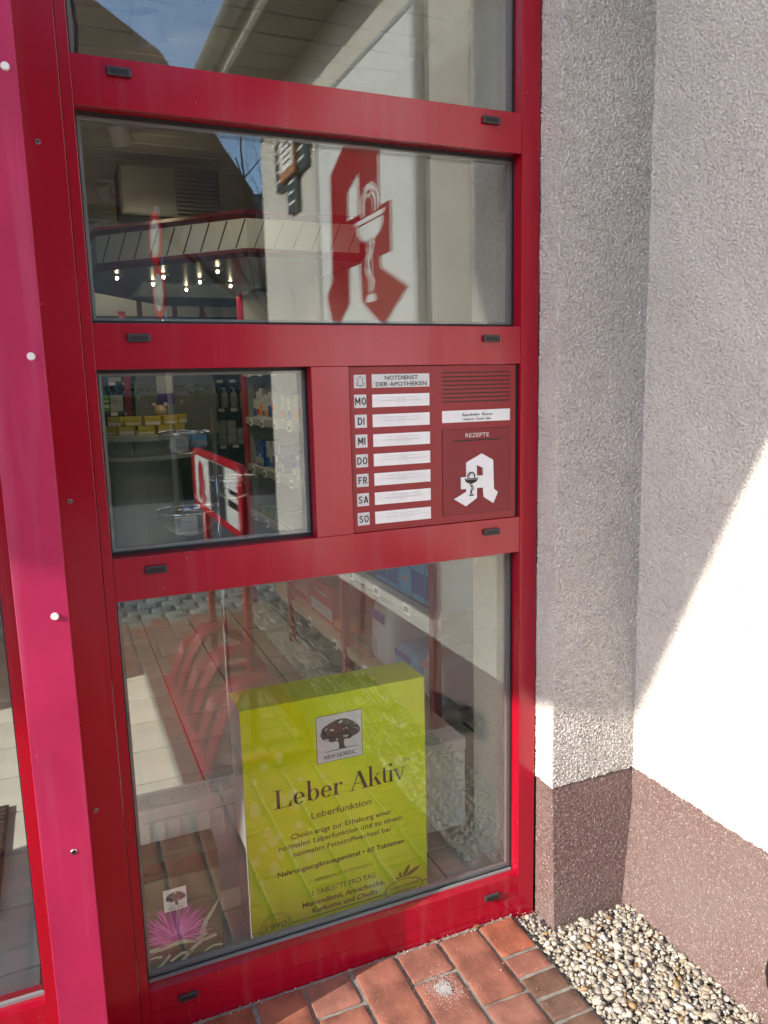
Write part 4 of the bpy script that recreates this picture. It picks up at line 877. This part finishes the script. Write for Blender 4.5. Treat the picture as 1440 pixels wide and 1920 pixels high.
keep(txt('NEW NORDIC', (0, bY0-.0012, 0), *XZ, -.576, -.479, .5085, .0135, M_logo, None), lf_)
# serif title drawn glyph by glyph (unit = cap height)
ser = MB(); hl = .035; st = .165; xh = .66
def G(L): ser.poly([[(-.726+a*.0560, .3935+b*.0560) for a, b in L]], (0, bY0-.0006, 0), *XZ, 0)
def rc(x0, y0, x1, y1): G([(x0, y0), (x1, y0), (x1, y1), (x0, y1)])
def ring(cx, rx, a0, a1, h=xh, t=st, n=22):
    A = [math.radians(a0+(a1-a0)*i/n) for i in range(n+1)]
    for i in range(n):
        q = []
        for a, inn in ((A[i], 0), (A[i+1], 0), (A[i+1], 1), (A[i], 1)):
            q.append((cx+(rx-(t if inn else 0))*math.cos(a), h/2+(h/2-(hl if inn else 0))*math.sin(a)))
        G(q)
# L
rc(0, 0, .88, hl); rc(0, 1-hl, .46, 1); rc(.14, hl, .14+st, 1-hl); G([(.88, 0), (.92, .34), (.88, .34), (.72, hl), (.6, hl)])
for x in (1.30, 2.74):                      # e
    ring(x, .30, 0, 318); rc(x-.20, xh/2-.01, x+.30, xh/2+hl)
# b
rc(1.76, .05, 1.76+st*.9, 1.12); rc(1.66, 1.10, 1.80, 1.12+hl*.4); ring(2.05, .31, 0, 360)
# r
rc(3.16, hl, 3.16+st, xh); rc(3.06, 0, 3.44, hl); rc(3.06, xh-hl, 3.2, xh); G(stroke([(3.30, .45), (3.36, .58), (3.46, .645), (3.55, .63)], .05)); G(ellipse(3.55, .575, .075, .08, 14))
# A
G([(4.10, hl), (4.16, hl), (4.56, 1.0), (4.50, 1.0)]); G([(4.44, 1.02), (4.62, 1.02), (4.98, hl), (4.78, hl)]); rc(4.27, .33, 4.78, .33+hl); rc(3.97, 0, 4.30, hl); rc(4.66, 0, 5.08, hl)
# k
rc(5.10, hl, 5.10+st*.95, 1.13); rc(5.00, 0, 5.36, hl); rc(5.00, 1.11, 5.14, 1.11+hl); G([(5.24, .30), (5.28, .30), (5.60, xh-hl), (5.55, xh-hl)]); rc(5.46, xh-hl, 5.70, xh); G([(5.36, .44), (5.48, .50), (5.74, hl), (5.56, hl)]); rc(5.50, 0, 5.80, hl)
# t
G(stroke([(5.94, .88), (5.94, .2), (5.97, .07), (6.04, .03), (6.11, .08)], [.10, .15, .13, .07, .03])); rc(5.82, xh-hl, 6.10, xh)
# i
rc(6.24, hl, 6.24+st*.95, xh); rc(6.14, 0, 6.48, hl); rc(6.14, xh-hl, 6.3, xh); G(ellipse(6.31, .96, .085, .09, 16))
# v
G([(6.50, xh-hl), (6.68, xh-hl), (6.86, .0), (6.78, .0)]); G([(6.80, .02), (6.85, .0), (7.08, xh-hl), (7.03, xh-hl)]); rc(6.43, xh-hl, 6.76, xh); rc(6.94, xh-hl, 7.16, xh)
B(ser.build('serif_title', M_inkbrown))
bt('TM', -.334, -.313, .4485, .0085)
bt('Leberfunktion', -.6205, -.4365, .3385, .0205, M_olive, .012)
bt('Cholin tr\u00e4gt zur Erhaltung einer', -.682, -.374, .2915, .0165, M_inkbrown, .004)
bt('normalen Leberfunktion und zu einem', -.719, -.340, .2645, .0165, M_inkbrown, .004)
bt('normalen Fettstoffwechsel bei', -.679, -.378, .2365, .0165, M_inkbrown, .004)
bt('Nahrungserg\u00e4nzungsmittel \u2022 60 Tabletten', -.726, -.335, .1865, .0155, M_inkbrown, .014)
bt('HERGESTELLT IN SCHWEDEN', -.617, -.440, .1420, .0100, M_olive, .002)
bt('1 TABLETTE PRO TAG', -.627, -.430, .1000, .0165, M_olive, .010)
bt('Mariendistel, Artischocke,', -.658, -.401, .0700, .0165, M_inkbrown, .014)
bt('Kurkuma und Cholin', -.630, -.427, .0450, .0165, M_inkbrown, .014)
em = MB(); OE = (0, bY0-.0006, 0)
em.poly([[(-.692, .0330), (-.401, .0330), (-.401, .0358), (-.692, .0358)]], OE, *XZ, 0); em.poly([[(-.2755, .0400), (bX1, .0420), (bX1, .0450), (-.2755, .0430)]], OE, *XZ, 0); em.poly([[(bX0, .033), (-.783, .033), (-.783, .0358), (bX0, .0358)]], OE, *XZ, 0)
def ringp(cx, cz, rx, rz, t): em.poly([ellipse(cx, cz, rx, rz, 36), ellipse(cx, cz, rx-t, rz-t, 36)], OE, *XZ, 0)
ringp(-.338, .038, .064, .030, .003); ringp(-.7375, .0400, .0455, .0395, .0016); ringp(-.7375, .0400, .0385, .0330, .0009)
for base, tip, wdt in (((-.342, .070), (-.316, .112), .011), ((-.338, .070), (-.279, .098), .011), ((-.346, .070), (-.352, .095), .008), ((-.349, .069), (-.366, .079), .006)):
    d = Vector((tip[0]-base[0], tip[1]-base[1])); nrm = Vector((-d.y, d.x)).normalized()*wdt
    em.poly([[base, (base[0]+d.x*.4-nrm.x*.6, base[1]+d.y*.4-nrm.y*.6), (base[0]+d.x*.75-nrm.x*.5, base[1]+d.y*.75-nrm.y*.5), tip, (base[0]+d.x*.6+nrm.x*.6, base[1]+d.y*.6+nrm.y*.6), (base[0]+d.x*.3+nrm.x*.5, base[1]+d.y*.3+nrm.y*.5)]], OE, *XZ, 0)
for k in range(5): em.poly([ellipse(-.7475+k*.005, .060, .0012, .0014, 6)], OE, *XZ, 0); em.poly([ellipse(-.7475+k*.005, .020, .0012, .0014, 6)], OE, *XZ, 0)
B(em.build('emblem_print', M_olive))
bt('natural herbal', -.385, -.292, .0410, .0115, M_olive); bt('ingredients', -.377, -.300, .0240, .0115, M_olive); bt('1990', -.768, -.707, .0310, .0190, M_olive)
# ------------------------------------------------------------------ thistle box
th = thing('thistle_box', 'dark box with a pink thistle flower picture low in the left corner of the window', 'display box', (-.99, .24, 0))
def H(o): return keep(o, th)
M_tbox = mat('dark_brown_print', (.045, .043, .033), .45, var=.5, vscale=14, dark=1.2); M_tpic = mat('blurred_green_print', (.085, .105, .07), .45, var=.6, vscale=9, dark=1.4)
H(MB().box(-1.0965, -.8865, .1905, .29, .001, .325).build('carton', M_tbox)); H(MB().quad((-1.0965, .190, .002), (-.8865, .190, .002), (-.8865, .190, .268), (-1.0965, .190, .278)).build('picture', M_tpic))
rb = random.Random(4); fm = MB(); fd = MB(); cx_, cz_ = -1.010, .092
for k in range(340):
    a = math.radians(rb.gauss(92, 50)); a = max(math.radians(-25), min(math.radians(205), a)); ln = rb.uniform(.03, .118)*(1 if .6 < a < 2.6 else .8)
    p1 = (cx_+.018*math.cos(a), cz_+.012*math.sin(a)); p2 = (max(-1.0955, cx_+ln*1.05*math.cos(a)), cz_+ln*.9*math.sin(a)); md = ((p1[0]+p2[0])/2+rb.uniform(-.003, .003), (p1[1]+p2[1])/2+rb.uniform(-.003, .003))
    (fm if rb.random() < .6 else fd).poly([stroke([p1, md, p2], [.003, .0028, .0009])], (0, .1897-k*.000002, 0), *XZ, 0)
fd.poly([ellipse(cx_, cz_, .022, .016, 16)], (0, .1898, 0), *XZ, 0)
H(fm.build('flower_print', mat('thistle_pink', srgb(226, 130, 196), .5))); H(fd.build('flower_print', mat('thistle_mauve', srgb(176, 84, 150), .5)))
gm = MB()
for pts_, wd in (([(-1.09, .078), (-1.05, .074), (-1.0, .079), (-.96, .07), (-.93, .085)], .012), ([(-1.0, .02), (-.97, .05), (-.945, .065), (-.905, .07)], .010), ([(-.945, .085), (-.93, .12), (-.908, .15), (-.89, .178)], [.016, .012, .008, .002]), ([(-1.08, .01), (-1.05, .03), (-1.03, .05)], .008), ([(-1.03, .03), (-1.0, .045), (-.97, .04)], .007), ([(-1.095, .05), (-1.07, .055), (-1.05, .05)], .006), ([(-.94, .03), (-.915, .04), (-.89, .035)], .006)):
    gm.poly([stroke(pts_, wd)], (0, .1893, 0), *XZ, 0)
H(gm.build('leaf_print', mat('pale_leaf_print', (.46, .50, .36), .5, var=.4, vscale=40)))
H(MB().box(-1.0365, -.9765, .1884, .1890, .1775, .2405).build('logo_field', M_signwhite))
m_, w_ = tree_logo((0, .1880, 0), *XZ, -1.0355, .1785, .059); M_lg2 = mat('logo_mauve', (.13, .09, .09), .5); H(m_.build('tree_logo', M_lg2)); H(w_.build('tree_logo_gaps', M_signwhite))
H(txt('NEW NORDIC', (0, .1882, 0), *XZ, -1.0265, -.987, .1815, .0065, M_lg2, None))
# door mat behind the entrance
mt = thing('door_mat', 'black ribbed rubber door mat inside the entrance', 'mat', (-1.8, 1.0, 0))
keep(MB().box(-2.2, -1.475, .62, 1.30, .001, .012).build('base', M_black), mt)
for k in range(22): keep(MB().box(-2.19, -1.485, .64+k*.029, .655+k*.029, .012, .018).build('rib', M_cap), mt)
#SECTION small things
M_leaf = mat('dry_leaf', (.33, .15, .05), .8, var=.4, vscale=60)
def leaf(x, y, z, s, a, lab):
    V = [(0, -1, 0), (.35, -.45, .12), (.42, .1, .2), (.2, .6, .1), (0, 1, 0), (-.25, .55, .16), (-.42, .05, .28), (-.3, -.5, .14), (0, -.4, 0), (0, .1, .02), (0, .55, .01)]
    F = [(0, 1, 8), (8, 1, 2, 9), (9, 2, 3, 10), (10, 3, 4), (10, 4, 5), (9, 10, 5, 6), (8, 9, 6, 7), (0, 8, 7)]
    o = MB().add([(p[0]*s, p[1]*s, p[2]*s) for p in V], F).build('dry_leaf', M_leaf, smooth=True); o.location = (x, y, z); o.rotation_euler = (.1, .15, a); tag(o, lab, 'leaf', 'dry leaves on the ground')
    sm = o.modifiers.new('thickness', 'SOLIDIFY'); sm.thickness = .0006
leaf(-.012, -.022, -.006, .011, .6, 'small orange dry leaf in the corner between frame and pier')
leaf(-.20, -.012, .001, .020, 1.9, 'curled brown dry leaf against the sill between two bricks')
leaf(-.335, -.010, .001, .013, 1.2, 'pale brown dry leaf against the sill at a brick joint')
leaf(.06, -.20, .014, .012, .3, 'orange dry leaf lying on the pebbles near the pier'); leaf(.10, -.33, .014, .013, 2.2, 'tan dry leaf lying in the middle of the pebbles')
wsplat = MB(); rw = random.Random(8)
for k in range(900):
    r = abs(rw.gauss(0, .028)); a = rw.uniform(0, 6.28); x, y = -.395+r*math.cos(a)*1.1, -.175+r*math.sin(a)*1.3; s = rw.uniform(.0007, .0024)*(1.2 if r < .02 else .75)
    wsplat.poly([[(x+s*rw.uniform(.5, 1.2)*math.cos(q), y+s*rw.uniform(.5, 1.2)*math.sin(q)) for q in [i*math.pi/3 for i in range(6)]]], (0, 0, .0026+k*.000004), (1, 0, 0), (0, 1, 0), 0)
o = wsplat.build('chalky_stain', mat('lime_bloom', (.50, .47, .44), .9)); tag(o, 'white chalky stain on one red brick before the window', 'stain', kind='stuff')
HZ = .035
bl = thing('hose_end', 'black rounded object at the right edge against the brown plinth', 'hose', (.225, -.62, .185))
keep(MB().lathe([(.0, -.055), (.03, -.05), (.046, -.03), (.05, 0), (.046, .03), (.03, .05), (0, .056)], (.205, -.694, .188+HZ), 20).build('end_cap', M_black, smooth=True), bl)
keep(MB().tube([(.205, -.697, .19+HZ), (.225, -.8, .185), (.23, -1.0, .18)], .04, 14).build('hose_body', M_black, smooth=True), bl)

db = pebbles((-1.0, -.02, -.022, -.004), 240, .0008, .0030, 2, lambda x, yy, rg: -.002+rg.uniform(-.001, .002), 21)
dv = np_mesh('grit', db[0], db[1], M_peb, None, True); a = dv.data.attributes.new('tone', 'FLOAT', 'POINT'); a.data.foreach_set('value', db[2].astype(np.float32))
tag(dv, 'loose sandy grit along the foot of the red window sill', 'grit', kind='stuff')
db = pebbles((-.62, -.09, -.5, -.02), 130, .0007, .0022, 2, lambda x, yy, rg: .001, 22)
dv = np_mesh('sand', db[0], db[1], M_peb, None, True); a = dv.data.attributes.new('tone', 'FLOAT', 'POINT'); a.data.foreach_set('value', db[2].astype(np.float32))
tag(dv, 'few grains of sand scattered over the red bricks', 'sand', kind='stuff')
